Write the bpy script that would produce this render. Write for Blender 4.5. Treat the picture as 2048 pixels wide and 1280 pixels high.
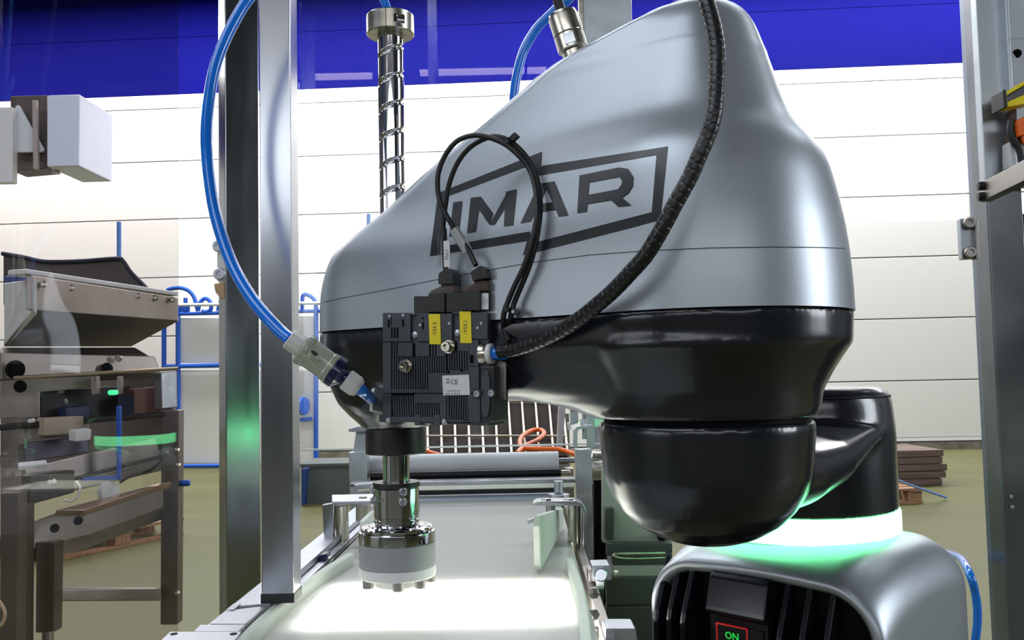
import bpy, bmesh, math, random
from mathutils import Vector as V, Matrix
from mathutils.bvhtree import BVHTree
random.seed(7)
PI = math.pi
sc = bpy.context.scene
col = sc.collection
for o in list(bpy.data.objects):
    bpy.data.objects.remove(o)

# ------------------------------------------------------------------ camera
F = 1800.0
H = 1.30                                   # lens height over the floor
CAM = V((0, 0, H))
pt, rl = math.radians(3.34), math.radians(1.2)
FW = V((0, math.cos(pt), math.sin(pt)))
U0 = V((0, -math.sin(pt), math.cos(pt)))
RT = math.cos(rl) * V((1, 0, 0)) - math.sin(rl) * U0
UP = math.sin(rl) * V((1, 0, 0)) + math.cos(rl) * U0
cd = bpy.data.cameras.new('camera')
cam = bpy.data.objects.new('camera', cd)
col.objects.link(cam)
cam.matrix_world = Matrix(((RT.x, UP.x, -FW.x, CAM.x), (RT.y, UP.y, -FW.y, CAM.y), (RT.z, UP.z, -FW.z, CAM.z), (0, 0, 0, 1)))
cd.sensor_width = 36.0
cd.lens = 36.0 * F / 2048.0
cd.clip_start = 0.02
sc.camera = cam

# ------------------------------------------------------------------ world, light, exposure
w = bpy.data.worlds.new('hall_world')
sc.world = w
w.use_nodes = True
w.node_tree.nodes['Background'].inputs[0].default_value = (0.75, 0.86, 1.0, 1)
w.node_tree.nodes['Background'].inputs[1].default_value = 0.6
sc.view_settings.view_transform = 'Standard'
sc.view_settings.look = 'None'
sc.view_settings.exposure = 0.0
sc.view_settings.gamma = 1.0
sc.view_settings.use_curve_mapping = False

sc.cycles.caustics_reflective = False
sc.cycles.caustics_refractive = False

def area(name, loc, target, sx, sy, power, colr=(1, 1, 1)):
    l = bpy.data.lights.new(name, 'AREA')
    l.shape = 'RECTANGLE'; l.size = sx; l.size_y = sy; l.energy = power; l.color = colr
    o = bpy.data.objects.new(name, l)
    col.objects.link(o)
    o.location = loc
    d = V(target) - V(loc)
    o.rotation_euler = d.to_track_quat('-Z', 'Y').to_euler()
    return o
# rows of rooflights: two over the back of the hall, one over the robot cell, a window wall on the right
area('rooflight_back', (0, 12.5, 7.5), (0, 12.5, 0), 26, 1.2, 2500, (1.0, 0.99, 0.98))
area('rooflight_middle', (0, 5.2, 7.5), (0, 5.2, 0), 16, 1.4, 700, (0.88, 0.94, 1.0))
area('rooflight_cell', (-2.6, -1.2, 5.2), (0.0, 0.8, 1.3), 4.5, 2.2, 100, (0.84, 0.92, 1.0))
area('window_light_right', (6.5, -0.2, 2.6), (0.3, 0.7, 1.3), 2.0, 3.0, 190, (0.86, 0.93, 1.0))
area('window_light_left', (-16.7, -8.5, 3.6), (0, -8.5, 3.6), 11, 5.0, 380, (0.90, 0.95, 1.0))
area('window_light_front', (-2, -17.8, 6.0), (-2, 0, 4.6), 26, 3.2, 820, (0.90, 0.95, 1.0))

# ------------------------------------------------------------------ pixel -> place helpers
def ray(px, py):
    return ((px - 1024.0) / F) * RT + ((640.0 - py) / F) * UP + FW
def at(px, py, Y):
    r = ray(px, py); return CAM + r * (Y / r.y)
def atz(px, py, z):
    r = ray(px, py); return CAM + r * ((z - H) / r.z)
def onpl(px, py, P, n):
    r = ray(px, py); return CAM + r * ((P - CAM).dot(n) / r.dot(n))

# ------------------------------------------------------------------ mesh helpers
def box(bm, o, u, v, w_, bev=0.0, seg=2):
    """box from corner o along edge vectors u, v, w_"""
    o, u, v, w_ = V(o), V(u), V(v), V(w_)
    if u.cross(v).dot(w_) < 0: u, v = v, u
    c = [bm.verts.new(o + a * u + b * v + d * w_) for d in (0, 1) for b in (0, 1) for a in (0, 1)]
    fs = [bm.faces.new([c[i] for i in q]) for q in ((0, 2, 3, 1), (4, 5, 7, 6), (0, 1, 5, 4), (2, 6, 7, 3), (0, 4, 6, 2), (1, 3, 7, 5))]
    if bev > 0:
        es = list({e for f in fs for e in f.edges})
        bmesh.ops.bevel(bm, geom=es, offset=bev, segments=seg, affect='EDGES', profile=0.5)
def cbox(bm, c, sx, sy, sz, rz=0.0, bev=0.0):
    """box centred on c, size sx, sy, sz turned about z"""
    u = V((math.cos(rz), math.sin(rz), 0)); v = V((-math.sin(rz), math.cos(rz), 0)); k = V((0, 0, 1))
    box(bm, V(c) - u * sx / 2 - v * sy / 2 - k * sz / 2, u * sx, v * sy, k * sz, bev)
def prism(bm, pts, ext, bev=0.0):
    pts = [V(p) for p in pts]; ext = V(ext)
    a = [bm.verts.new(p) for p in pts]; b = [bm.verts.new(p + ext) for p in pts]
    n = len(pts); fs = []
    fs.append(bm.faces.new(a)); fs.append(bm.faces.new(list(reversed(b))))
    for i in range(n):
        fs.append(bm.faces.new([a[(i + 1) % n], a[i], b[i], b[(i + 1) % n]]))
    bmesh.ops.recalc_face_normals(bm, faces=fs)
    if bev > 0:
        es = list({e for f in fs for e in f.edges})
        bmesh.ops.bevel(bm, geom=es, offset=bev, segments=2, affect='EDGES', profile=0.5)
def loft(bm, rings, cap0=True, cap1=True, closed=True):
    vs = [[bm.verts.new(p) for p in r] for r in rings]
    n = len(vs[0]); fs = []
    for i in range(len(vs) - 1):
        for j in range(n if closed else n - 1):
            k = (j + 1) % n
            fs.append(bm.faces.new((vs[i][j], vs[i][k], vs[i + 1][k], vs[i + 1][j])))
    if cap0: fs.append(bm.faces.new(list(reversed(vs[0]))))
    if cap1: fs.append(bm.faces.new(vs[-1]))
    bmesh.ops.recalc_face_normals(bm, faces=fs)
def basis(d):
    d = V(d).normalized()
    a = V((0, 0, 1)) if abs(d.z) < 0.9 else V((1, 0, 0))
    u = d.cross(a).normalized()
    return u, d.cross(u).normalized()
def lathe(bm, prof, o, ax=(0, 0, 1), n=40, cap=True):
    o, ax = V(o), V(ax).normalized()
    u, v = basis(ax)
    rings = [[o + ax * z + (u * math.cos(2 * PI * i / n) + v * math.sin(2 * PI * i / n)) * max(r, 1e-5) for i in range(n)] for r, z in prof]
    loft(bm, rings, cap, cap)
def cyl(bm, a, b, r, n=24, bev=0.0):
    a, b = V(a), V(b); L = (b - a).length
    if bev > 0: pr = [(r - bev, 0), (r, bev), (r, L - bev), (r - bev, L)]
    else: pr = [(r, 0), (r, L)]
    lathe(bm, pr, a, b - a, n)
def spline(pts, n=8):
    pts = [V(p) for p in pts]; out = []
    P = [2 * pts[0] - pts[1]] + pts + [2 * pts[-1] - pts[-2]]
    for i in range(1, len(P) - 2):
        a, b, c, d = P[i - 1], P[i], P[i + 1], P[i + 2]
        for k in range(n):
            t = k / n
            out.append(0.5 * ((2 * b) + (c - a) * t + (2 * a - 5 * b + 4 * c - d) * t * t + (3 * b - a - 3 * c + d) * t ** 3))
    out.append(pts[-1])
    return out
def resample(pts, step):
    out = [pts[0]]; acc = 0.0
    for i in range(1, len(pts)):
        a, b = pts[i - 1], pts[i]; L = (b - a).length
        while L > 0 and acc + L >= step:
            a = a + (b - a) * ((step - acc) / L); L = (b - a).length; acc = 0.0
            out.append(a)
        acc += L
    return out
def frames(pts):
    res = []; u = None
    for i in range(len(pts)):
        d = (pts[min(i + 1, len(pts) - 1)] - pts[max(i - 1, 0)]).normalized()
        if u is None: u = basis(d)[0]
        u = (u - d * u.dot(d)).normalized()
        res.append((d, u, d.cross(u).normalized()))
    return res
def tube(bm, pts, r, n=14, rad=None, closed=False):
    fr = frames(pts); rings = []
    for i, p in enumerate(pts):
        d, u, v = fr[i]
        rings.append([p + (u * math.cos(2 * PI * k / n) + v * math.sin(2 * PI * k / n)) * (rad(i, k) if rad else r) for k in range(n)])
    loft(bm, rings)
def sweep(bm, pts, prof, upv=(0, 0, 1)):
    """sweep a 2-d profile (side, up) along pts"""
    upv = V(upv); rings = []
    for i in range(len(pts)):
        d = (pts[min(i + 1, len(pts) - 1)] - pts[max(i - 1, 0)]).normalized()
        s = d.cross(upv).normalized(); t = s.cross(d).normalized()
        rings.append([pts[i] + s * a + t * b for a, b in prof])
    loft(bm, rings)
def text(bm, s, o, u, v, h, ext=0.00015, align='CENTER', bold=0.0, sx=1.0):
    c = bpy.data.curves.new('t', 'FONT'); c.body = s; c.size = 1.0; c.align_x = align; c.align_y = 'CENTER'
    c.extrude = 0.0; c.resolution_u = 2; c.offset = bold
    ob = bpy.data.objects.new('t', c); col.objects.link(ob)
    dg = bpy.context.evaluated_depsgraph_get(); dg.update()
    me = ob.evaluated_get(dg).to_mesh()
    n = V(u).cross(V(v)).normalized(); k = h / 0.70
    vm = [bm.verts.new(V(o) + V(u) * (p.co.x * k * sx) + V(v) * (p.co.y * k) + n * ext) for p in me.vertices]
    for f in me.polygons:
        try: bm.faces.new([vm[i] for i in f.vertices])
        except ValueError: pass
    ob.evaluated_get(dg).to_mesh_clear()
    bpy.data.objects.remove(ob); bpy.data.curves.remove(c)

ORG = {}
def thing(name, label, cat, loc, group=None):
    o = bpy.data.objects.new(name, None); col.objects.link(o)
    o.empty_display_size = 0.05
    o.location = V(loc); ORG[o] = V(loc)
    o['label'] = label; o['category'] = cat
    if group: o['group'] = group
    return o
def obj(name, bm, m, parent=None, label=None, flat=False, ang=32, loc=None, kind=None):
    """link a bmesh (world coordinates) or mesh as ONE object"""
    me = bm
    if isinstance(bm, bmesh.types.BMesh):
        lim = math.radians(ang); bm.normal_update()
        for f in bm.faces: f.smooth = not flat
        for e in bm.edges:
            if len(e.link_faces) == 2 and e.calc_face_angle(0) > lim: e.smooth = False
        me = bpy.data.meshes.new(name); bm.to_mesh(me); bm.free()
    if parent is not None: org = ORG[parent]
    else:
        if loc is None:
            xs = [v.co for v in me.vertices]
            loc = V((sum(p.x for p in xs) / len(xs), sum(p.y for p in xs) / len(xs), min(p.z for p in xs)))
        org = V(loc)
    me.transform(Matrix.Translation(-org))
    o = bpy.data.objects.new(name, me); col.objects.link(o)
    for k in (m if isinstance(m, (list, tuple)) else [m]): me.materials.append(k)
    ORG[o] = org
    if len(me.polygons) < 3000:
        wn_ = o.modifiers.new('weighted', 'WEIGHTED_NORMAL'); wn_.keep_sharp = True; wn_.weight = 60
    if parent is not None: o.parent = parent
    else: o.location = org
    if label: o['label'] = label
    if kind: o['kind'] = kind
    return o
def tag(o, label, cat, group=None):
    o['label'] = label; o['category'] = cat
    if group: o['group'] = group
    return o
def struct(name, bm, m, **k):
    return obj(name, bm, m, kind='structure', **k)
def fuse(bm, voxel, it):
    """one skin over overlapping closed shells: voxel remesh and smoothing"""
    me = bpy.data.meshes.new('f'); bm.to_mesh(me); bm.free()
    o = bpy.data.objects.new('f', me); col.objects.link(o)
    r = o.modifiers.new('r', 'REMESH'); r.mode = 'VOXEL'; r.voxel_size = voxel
    s = o.modifiers.new('s', 'SMOOTH'); s.factor = 0.5; s.iterations = it
    dg = bpy.context.evaluated_depsgraph_get(); dg.update()
    out = bpy.data.meshes.new_from_object(o.evaluated_get(dg))
    for p in out.polygons: p.use_smooth = True
    bpy.data.objects.remove(o); bpy.data.meshes.remove(me)
    return out
NB = bmesh.new

# ------------------------------------------------------------------ materials
MATS = {}
def mat(name, c, metal=0.0, rough=0.5, coat=0.0, nscale=None, nr=0.0, nc=0.0, bump=0.0, stretch=(1, 1, 1), emit=None, es=0.0, spec=None, aniso=0.0, alpha=None, trans=None, ior=None):
    m = bpy.data.materials.new(name); m.use_nodes = True
    nt = m.node_tree; b = nt.nodes['Principled BSDF']
    b.inputs['Base Color'].default_value = (*c, 1); b.inputs['Metallic'].default_value = metal
    b.inputs['Roughness'].default_value = rough; b.inputs['Coat Weight'].default_value = coat
    b.inputs['Coat Roughness'].default_value = 0.12
    if spec is not None: b.inputs['Specular IOR Level'].default_value = spec
    if emit: b.inputs['Emission Color'].default_value = (*emit, 1); b.inputs['Emission Strength'].default_value = es
    if aniso: b.inputs['Anisotropic'].default_value = aniso
    if alpha is not None: b.inputs['Alpha'].default_value = alpha
    if trans is not None: b.inputs['Transmission Weight'].default_value = trans
    if ior is not None: b.inputs['IOR'].default_value = ior
    if nscale:
        tc = nt.nodes.new('ShaderNodeTexCoord'); mp = nt.nodes.new('ShaderNodeMapping'); no = nt.nodes.new('ShaderNodeTexNoise')
        mp.inputs['Scale'].default_value = stretch
        no.inputs['Scale'].default_value = nscale; no.inputs['Detail'].default_value = 4
        nt.links.new(tc.outputs['Object'], mp.inputs[0]); nt.links.new(mp.outputs[0], no.inputs['Vector'])
        if nr:
            r = nt.nodes.new('ShaderNodeMapRange')
            r.inputs['From Min'].default_value = 0.3; r.inputs['From Max'].default_value = 0.7
            r.inputs['To Min'].default_value = max(0.02, rough - nr); r.inputs['To Max'].default_value = rough + nr
            nt.links.new(no.outputs['Fac'], r.inputs['Value']); nt.links.new(r.outputs[0], b.inputs['Roughness'])
        if nc:
            r = nt.nodes.new('ShaderNodeMapRange')
            r.inputs['From Min'].default_value = 0.3; r.inputs['From Max'].default_value = 0.7
            r.inputs['To Min'].default_value = 1 - nc; r.inputs['To Max'].default_value = 1 + nc
            mx = nt.nodes.new('ShaderNodeVectorMath'); mx.operation = 'SCALE'; mx.inputs[0].default_value = c
            nt.links.new(no.outputs['Fac'], r.inputs['Value']); nt.links.new(r.outputs[0], mx.inputs['Scale'])
            nt.links.new(mx.outputs[0], b.inputs['Base Color'])
        if bump:
            bp = nt.nodes.new('ShaderNodeBump'); bp.inputs['Strength'].default_value = bump; bp.inputs['Distance'].default_value = 0.001
            nt.links.new(no.outputs['Fac'], bp.inputs['Height']); nt.links.new(bp.outputs[0], b.inputs['Normal'])
    MATS[name] = m
    return m
def glassmat(name, tint, refl=1.45, rough=0.0):
    """thin pane: straight-through tint plus a Schlick mirror term on both faces"""
    m = bpy.data.materials.new(name); m.use_nodes = True; nt = m.node_tree; nt.nodes.clear()
    N = nt.nodes.new; L = nt.links.new
    out = N('ShaderNodeOutputMaterial'); mx = N('ShaderNodeMixShader')
    tr = N('ShaderNodeBsdfTransparent'); gl = N('ShaderNodeBsdfGlossy')
    tr.inputs['Color'].default_value = (*tint, 1); gl.inputs['Roughness'].default_value = rough
    ge = N('ShaderNodeNewGeometry'); dt = N('ShaderNodeVectorMath'); dt.operation = 'DOT_PRODUCT'
    L(ge.outputs['Normal'], dt.inputs[0]); L(ge.outputs['Incoming'], dt.inputs[1])
    def mth(op, a, b=None):
        n = N('ShaderNodeMath'); n.operation = op
        for i, v in enumerate((a, b)):
            if v is None: continue
            if isinstance(v, (int, float)): n.inputs[i].default_value = v
            else: L(v, n.inputs[i])
        return n.outputs[0]
    f = mth('POWER', mth('SUBTRACT', 1.0, mth('ABSOLUTE', dt.outputs['Value'])), 5.0)
    r0 = ((refl - 1) / (refl + 1)) ** 2
    L(mth('ADD', mth('MULTIPLY', f, 1 - r0), r0), mx.inputs[0])
    L(tr.outputs[0], mx.inputs[1]); L(gl.outputs[0], mx.inputs[2]); L(mx.outputs[0], out.inputs[0])
    return m
def beltmat(name, c, tl):
    m = bpy.data.materials.new(name); m.use_nodes = True; nt = m.node_tree; nt.nodes.clear()
    out = nt.nodes.new('ShaderNodeOutputMaterial'); mx = nt.nodes.new('ShaderNodeMixShader'); mg = nt.nodes.new('ShaderNodeMixShader')
    a = nt.nodes.new('ShaderNodeBsdfDiffuse'); b = nt.nodes.new('ShaderNodeBsdfTranslucent'); g = nt.nodes.new('ShaderNodeBsdfGlossy')
    a.inputs[0].default_value = (*c, 1); b.inputs[0].default_value = (*c, 1); g.inputs['Roughness'].default_value = 0.22
    mx.inputs[0].default_value = tl; mg.inputs[0].default_value = 0.10
    nt.links.new(a.outputs[0], mx.inputs[1]); nt.links.new(b.outputs[0], mx.inputs[2])
    nt.links.new(mx.outputs[0], mg.inputs[1]); nt.links.new(g.outputs[0], mg.inputs[2]); nt.links.new(mg.outputs[0], out.inputs[0])
    return m

silver = mat('silver_paint', (0.42, 0.455, 0.50), 0.6, 0.38, nscale=900, nc=0.05, nr=0.03)
darkp = mat('dark_grey_paint', (0.008, 0.010, 0.016), 0.0, 0.24, coat=0.35, spec=0.5)
darkr = mat('dark_recess', (0.003, 0.003, 0.004), 0.0, 0.6, spec=0.08)  # near-black for dark parts; also puts gap and recess shade into the colour
steel = mat('brushed_steel', (0.43, 0.445, 0.48), 1.0, 0.20, nscale=14, nr=0.05, nc=0.12, stretch=(1, 1, 0.25), bump=0.0)
steel2 = mat('galvanised_steel', (0.50, 0.54, 0.58), 0.9, 0.42, nscale=20, nr=0.1, nc=0.18)
dsteel = mat('dull_steel', (0.36, 0.33, 0.31), 0.9, 0.38, nscale=9, nr=0.1, nc=0.15)
msteel = mat('machine_steel', (0.42, 0.38, 0.35), 0.75, 0.42, nscale=5, nr=0.1, nc=0.15)
alu = mat('milled_aluminium', (0.46, 0.48, 0.53), 0.9, 0.42, nscale=60, nr=0.08, nc=0.05)
chrome = mat('polished_chrome', (0.60, 0.60, 0.62), 1.0, 0.06)
nickel = mat('nickel_brass', (0.66, 0.62, 0.53), 1.0, 0.24, nscale=60, nr=0.06)
blackp = mat('black_plastic', (0.010, 0.010, 0.011), 0.0, 0.42)
rubber = mat('black_rubber', (0.016, 0.016, 0.017), 0.0, 0.48, nscale=200, nr=0.08)
greyp = mat('anthracite_plastic', (0.053, 0.058, 0.073), 0.0, 0.50, nscale=500, nc=0.06)
bluet = mat('blue_hose', (0.006, 0.19, 0.82), 0.0, 0.16, coat=0.4)
bluep = mat('blue_pipe_paint', (0.006, 0.09, 0.50), 0.0, 0.4)
whitep = mat('white_plastic', (0.78, 0.78, 0.77), 0.0, 0.35)
greyad = mat('grey_adapter', (0.33, 0.34, 0.35), 0.2, 0.5, nscale=400, nc=0.05)
printk = mat('black_print', (0.012, 0.013, 0.015), 0.0, 0.35)
logok = mat('logo_film', (0.022, 0.025, 0.030), 0.0, 0.28)
yellow = mat('yellow_label', (0.90, 0.72, 0.01), 0.0, 0.45)
labelw = mat('label_white', (0.75, 0.76, 0.78), 0.0, 0.35)
orange = mat('orange_cable', (0.95, 0.16, 0.015), 0.0, 0.4)
redp = mat('red_plastic', (0.6, 0.03, 0.02), 0.0, 0.4)
wood = mat('pallet_wood', (0.30, 0.16, 0.08), 0.0, 0.7, nscale=18, nc=0.3, stretch=(0.2, 3, 3))
brown = mat('brown_stack', (0.13, 0.085, 0.07), 0.0, 0.6, nscale=6, nc=0.35, stretch=(0.3, 1, 8))
glass = glassmat('clear_guard_pane', (0.975, 0.98, 0.98))
glassd = glassmat('smoked_guard_pane', (0.89, 0.865, 0.86), 1.58)
clearp = glassmat('clear_plastic', (0.90, 0.93, 0.90), 1.5, 0.08)
brownp = mat('smoky_clear_plastic', (0.10, 0.055, 0.045), 0.0, 0.2, trans=0.4)
navy = mat('navy_cap', (0.012, 0.014, 0.09), 0.0, 0.2, coat=0.3)
milky = mat('milky_plastic', (0.62, 0.66, 0.54), 0.0, 0.18, trans=0.35, coat=0.4)
beltm = beltmat('white_belt', (0.74, 0.75, 0.72), 0.42)
guidem = beltmat('white_guide', (0.88, 0.92, 0.86), 0.35)
ringm = mat('green_light_ring', (0.1, 0.8, 0.3), 0, 0.4, emit=(0.20, 1.0, 0.40), es=6)
panelm = mat('backlight_panel', (1, 1, 1), 0, 0.5, emit=(1.0, 1.0, 0.96), es=24)
lampm = mat('lamp_tube', (1, 1, 1), 0, 0.5, emit=(1.0, 0.86, 0.86), es=5)
lampw = mat('lamp_warm', (1, 1, 1), 0, 0.5, emit=(1.0, 0.95, 0.85), es=14)
greent = mat('green_glow', (0.1, 0.8, 0.3), 0, 0.4, emit=(0.05, 0.8, 0.3), es=1.5)
# ================================================================== the hall
floorm = mat('olive_floor', (0.100, 0.100, 0.037), 0.0, 0.5, nscale=1.3, nr=0.08, nc=0.12, spec=0.25)
wallw = mat('white_wall_panel', (0.80, 0.79, 0.77), 0.0, 0.5)
wallb = mat('blue_wall_panel', (0.0003, 0.0008, 0.135), 0.0, 0.6, spec=0.06)
walls = mat('hall_wall', (0.20, 0.21, 0.23), 0.0, 0.6)
ceilm = mat('hall_ceiling', (0.14, 0.145, 0.16), 0.0, 0.7)
b = NB(); cbox(b, (0, -1, -0.05), 36, 36, 0.1)
struct('floor', b, floorm)
YAW = math.radians(-3.4)
wu = V((math.cos(YAW), math.sin(YAW), 0)); wn = V((-math.sin(YAW), math.cos(YAW), 0))
WP = V((-0.3, 14.15, 0))
b = NB(); box(b, WP - wu * 18 + wn * 0.03, wu * 36, wn * 0.2, V((0, 0, 8)))
wb = struct('wall_back', b, walls)
zs = [0.12, 1.05, 2.00, 2.95, 3.90, 4.85, 5.72]
for i in range(len(zs) - 1):
    b = NB(); box(b, WP - wu * 17.9 + V((0, 0, zs[i] + 0.008)), wu * 35.8, wn * 0.05, V((0, 0, zs[i + 1] - zs[i] - 0.016)), 0.008)
    obj('wall_panel', b, wallw, wb)
b = NB(); box(b, WP - wu * 17.9 + V((0, 0, 5.728)), wu * 35.8, wn * 0.05, V((0, 0, 0.22)), 0.008)
obj('wall_panel', b, wallw, wb)
for z0, z1 in ((5.95, 6.9), (6.9, 7.95)):
    b = NB(); box(b, WP - wu * 17.9 + V((0, 0, z0)), wu * 35.8, wn * 0.05, V((0, 0, z1 - z0 - 0.004)), 0.006)
    obj('wall_panel', b, wallb, wb, label='blue upper wall panel')
b = NB(); box(b, WP - wu * 17.9 - wn * 0.02, wu * 35.8, wn * 0.05, V((0, 0, 0.11)), 0.004)
struct('baseboard_back', b, dsteel)
b = NB(); cbox(b, (-17, -1, 4), 0.2, 36, 8); struct('wall_left', b, walls)
b = NB(); cbox(b, (17, -1, 4), 0.2, 36, 8); struct('wall_right', b, walls)
b = NB(); cbox(b, (0, -18, 4), 36, 0.2, 8); struct('wall_front', b, walls)
b = NB(); cbox(b, (0, -1, 8.05), 36, 36, 0.1); struct('ceiling', b, ceilm)
# hall lamps behind the viewer: their images show in the guard panes
LW = ('leftmost', 'second from the left', 'third from the left', 'rightmost')
for i, (x, y, z, L) in enumerate(((-5.85, -9.5, 5.70, 1.1), (-2.5, -9.5, 5.72, 1.05), (-0.35, -9.5, 5.75, 1.9), (2.2, -9.5, 5.75, 1.6))):
    t = thing('tube_lamp', 'fluorescent tube lamp hanging behind the viewer, %s of the row of four' % LW[i], 'lamp', (x, y, z), 'tube lamps behind the viewer')
    b = NB(); cbox(b, (x, y, z + 0.06), L, 0.16, 0.06, 0, 0.008); obj('housing', b, whitep, t)
    b = NB(); cyl(b, (x - L / 2 + 0.02, y, z), (x + L / 2 - 0.02, y, z), 0.05, 14); obj('tube', b, lampm, t)
    for s in (-1, 1):
        b = NB(); cyl(b, (x + s * L / 3, y, z + 0.08), (x + s * L / 3, y, 8.02), 0.006, 8); obj('hanger', b, steel, t)
# ================================================================== the robot
E = at(1412, 740, 0.70); E.z = H
Q = at(790, 748, 0.85); Q.z = H
AX = (Q - E); LQ = AX.length; AX = AX / LQ
NX = V((AX.y, -AX.x, 0))
if NX.y > 0: NX = -NX                        # towards the viewer
ZV = V((0, 0, 1))
# side outlines give the radii of the forearm's horizontal sections
def left_sf(px, py, rf):
    sf = 0.25
    for _ in range(12):
        C = E + AX * sf; d = (C - CAM); d.z = 0; d.normalize()
        tp = V((-d.y, d.x, 0)) * rf
        P = C + tp
        r = ray(px, py); k = P.y / r.y
        err = r.x * k - P.x
        sf += err / (AX.x)
        z = (r * k).z
    return z, sf
def right_rr(px, py):
    r = ray(px, py); rh = V((r.x, r.y, 0)).normalized()
    d = E - CAM; d.z = 0
    rr = abs(rh.cross(d).z)
    k = d.dot(rh)
    return r.z * k / V((r.x, r.y, 0)).length, rr
LS = [(640, 662, .070), (640, 612, .070), (643, 578, .0695), (651, 545, .068), (663, 514, .065), (679, 496, .061), (702, 478, .056), (760, 434, .050), (870, 331, .046), (950, 268, .045), (1010, 217, .045), (1100, 144, .045), (1200, 92, .045), (1265, 56, .043)]
RS = [(1711, 618), (1707, 560), (1700, 497), (1690, 440), (1680, 400), (1665, 345), (1650, 308), (1632, 283), (1612, 265), (1592, 245), (1570, 200), (1550, 150), (1530, 98), (1512, 55), (1500, 37), (1485, 22), (1465, 14), (1448, 11)]
Lz = []
for px, py, rf in LS:
    z, sf = left_sf(px, py, rf); Lz.append((z, sf, rf))
Rz = [right_rr(*p) for p in RS]
def lerp(tab, z, k):
    if z <= tab[0][0]: return tab[0][k]
    for a, c in zip(tab, tab[1:]):
        if a[0] <= z <= c[0]:
            t = (z - a[0]) / max(1e-9, c[0] - a[0]); return a[k] + (c[k] - a[k]) * t
    return tab[-1][k]
Lz.sort(); Rz.sort()
ztop = Rz[-1][0]
ZS = 0.0405
def section(z, rr, sf, rf, zz, NF=28, NS=26, NR=52):
    sf = max(sf, abs(rr - rf) * 1.02 + 1e-4)
    al = math.acos(max(-1, min(1, (rr - rf) / sf)))
    pts = []
    for i in range(NF):
        t = -al + 2 * al * i / (NF - 1); pts.append((sf + rf * math.cos(t), rf * math.sin(t)))
    for i in range(1, NS + 1):
        k = i / (NS + 1)
        pts.append((sf + rf * math.cos(al) + (rr * math.cos(al) - sf - rf * math.cos(al)) * k, rf * math.sin(al) + (rr - rf) * math.sin(al) * k))
    for i in range(NR):
        t = al + (2 * PI - 2 * al) * i / (NR - 1); pts.append((rr * math.cos(t), rr * math.sin(t)))
    for i in range(1, NS + 1):
        k = i / (NS + 1)
        pts.append((rr * math.cos(al) + (sf + rf * math.cos(al) - rr * math.cos(al)) * k, -(rr + (rf - rr) * k) * math.sin(al)))
    return [E + AX * a + NX * c + ZV * zz for a, c in pts]
def sec_at(z, grow=0.0):
    rr = lerp(Rz, z, 1); rf = lerp(Lz, z, 2); sf = lerp(Lz, z, 1)
    zl = Lz[-1][0]
    if z > zl:                                # the rounded crown over the elbow
        k = min(1, (z - zl) / max(1e-6, ztop - zl)); sf = sf * (1 - k); rf = rf * math.sqrt(max(0, 1 - k * k)) + 0.001
    rf = min(rf, max(rr, 0.002))
    return section(z, rr + grow, sf, rf + grow, z)
levels = []
z = ZS
while z < ztop - 0.0005:
    levels.append(z); z += 0.0045 if z < 0.24 else 0.002
levels.append(ztop - 0.0003)
# smooth the tables over neighbouring levels
rings = [sec_at(z) for z in levels]
for _ in range(3):
    nr = [rings[0]]
    for i in range(1, len(rings) - 1):
        nr.append([V((a.x * .25 + p.x * .5 + c.x * .25, a.y * .25 + p.y * .5 + c.y * .25, p.z)) for a, p, c in zip(rings[i - 1], rings[i], rings[i + 1])])
    nr.append(rings[-1]); rings = nr
rob = thing('scara_robot', 'silver and dark grey four-axis robot arm with angular black wordmark, on a rounded base', 'robot', (0.29, 0.90, 0.85))
b = NB(); loft(b, rings, True, True)
BVH = BVHTree.FromBMesh(b)
cover = obj('forearm_cover', b, silver, rob, label='silver domed upper cover', ang=50)
def cast(px, py):
    r = ray(px, py).normalized()
    h = BVH.ray_cast(CAM, r)
    return h[0], h[1]
# wordmark film on the side of the cover: measured corner by corner on the near face
def film(bm, quad, off=0.0004, nu=20, nv=6):
    q = [(820 + x / 2.6667, 240 + y / 2.6667) for x, y in quad]
    g = []
    for j in range(nv + 1):
        row = []
        for i in range(nu + 1):
            a, c = i / nu, j / nv
            x = (q[0][0] * (1 - a) + q[1][0] * a) * (1 - c) + (q[3][0] * (1 - a) + q[2][0] * a) * c
            y = (q[0][1] * (1 - a) + q[1][1] * a) * (1 - c) + (q[3][1] * (1 - a) + q[2][1] * a) * c
            p, n = cast(x, y)
            row.append(bm.verts.new(p + n * off) if p else None)
        g.append(row)
    for j in range(nv):
        for i in range(nu):
            f = (g[j][i], g[j][i + 1], g[j + 1][i + 1], g[j + 1][i])
            if None not in f:
                try: bm.faces.new(f)
                except ValueError: pass
frame_q = [[(150, 392), (211, 372), (162, 718), (107, 727)], [(155, 389), (705, 170), (655, 236), (205, 406)], [(655, 236), (705, 170), (700, 250), (668, 300)],
           [(700, 246), (1377, 142), (1315, 187), (668, 300)], [(1315, 187), (1377, 142), (1336, 536), (1290, 492)], [(1290, 492), (1336, 536), (648, 712), (655, 657)],
           [(640, 595), (661, 655), (648, 712), (603, 722)], [(215, 668), (640, 595), (632, 645), (160, 718)]]
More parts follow.
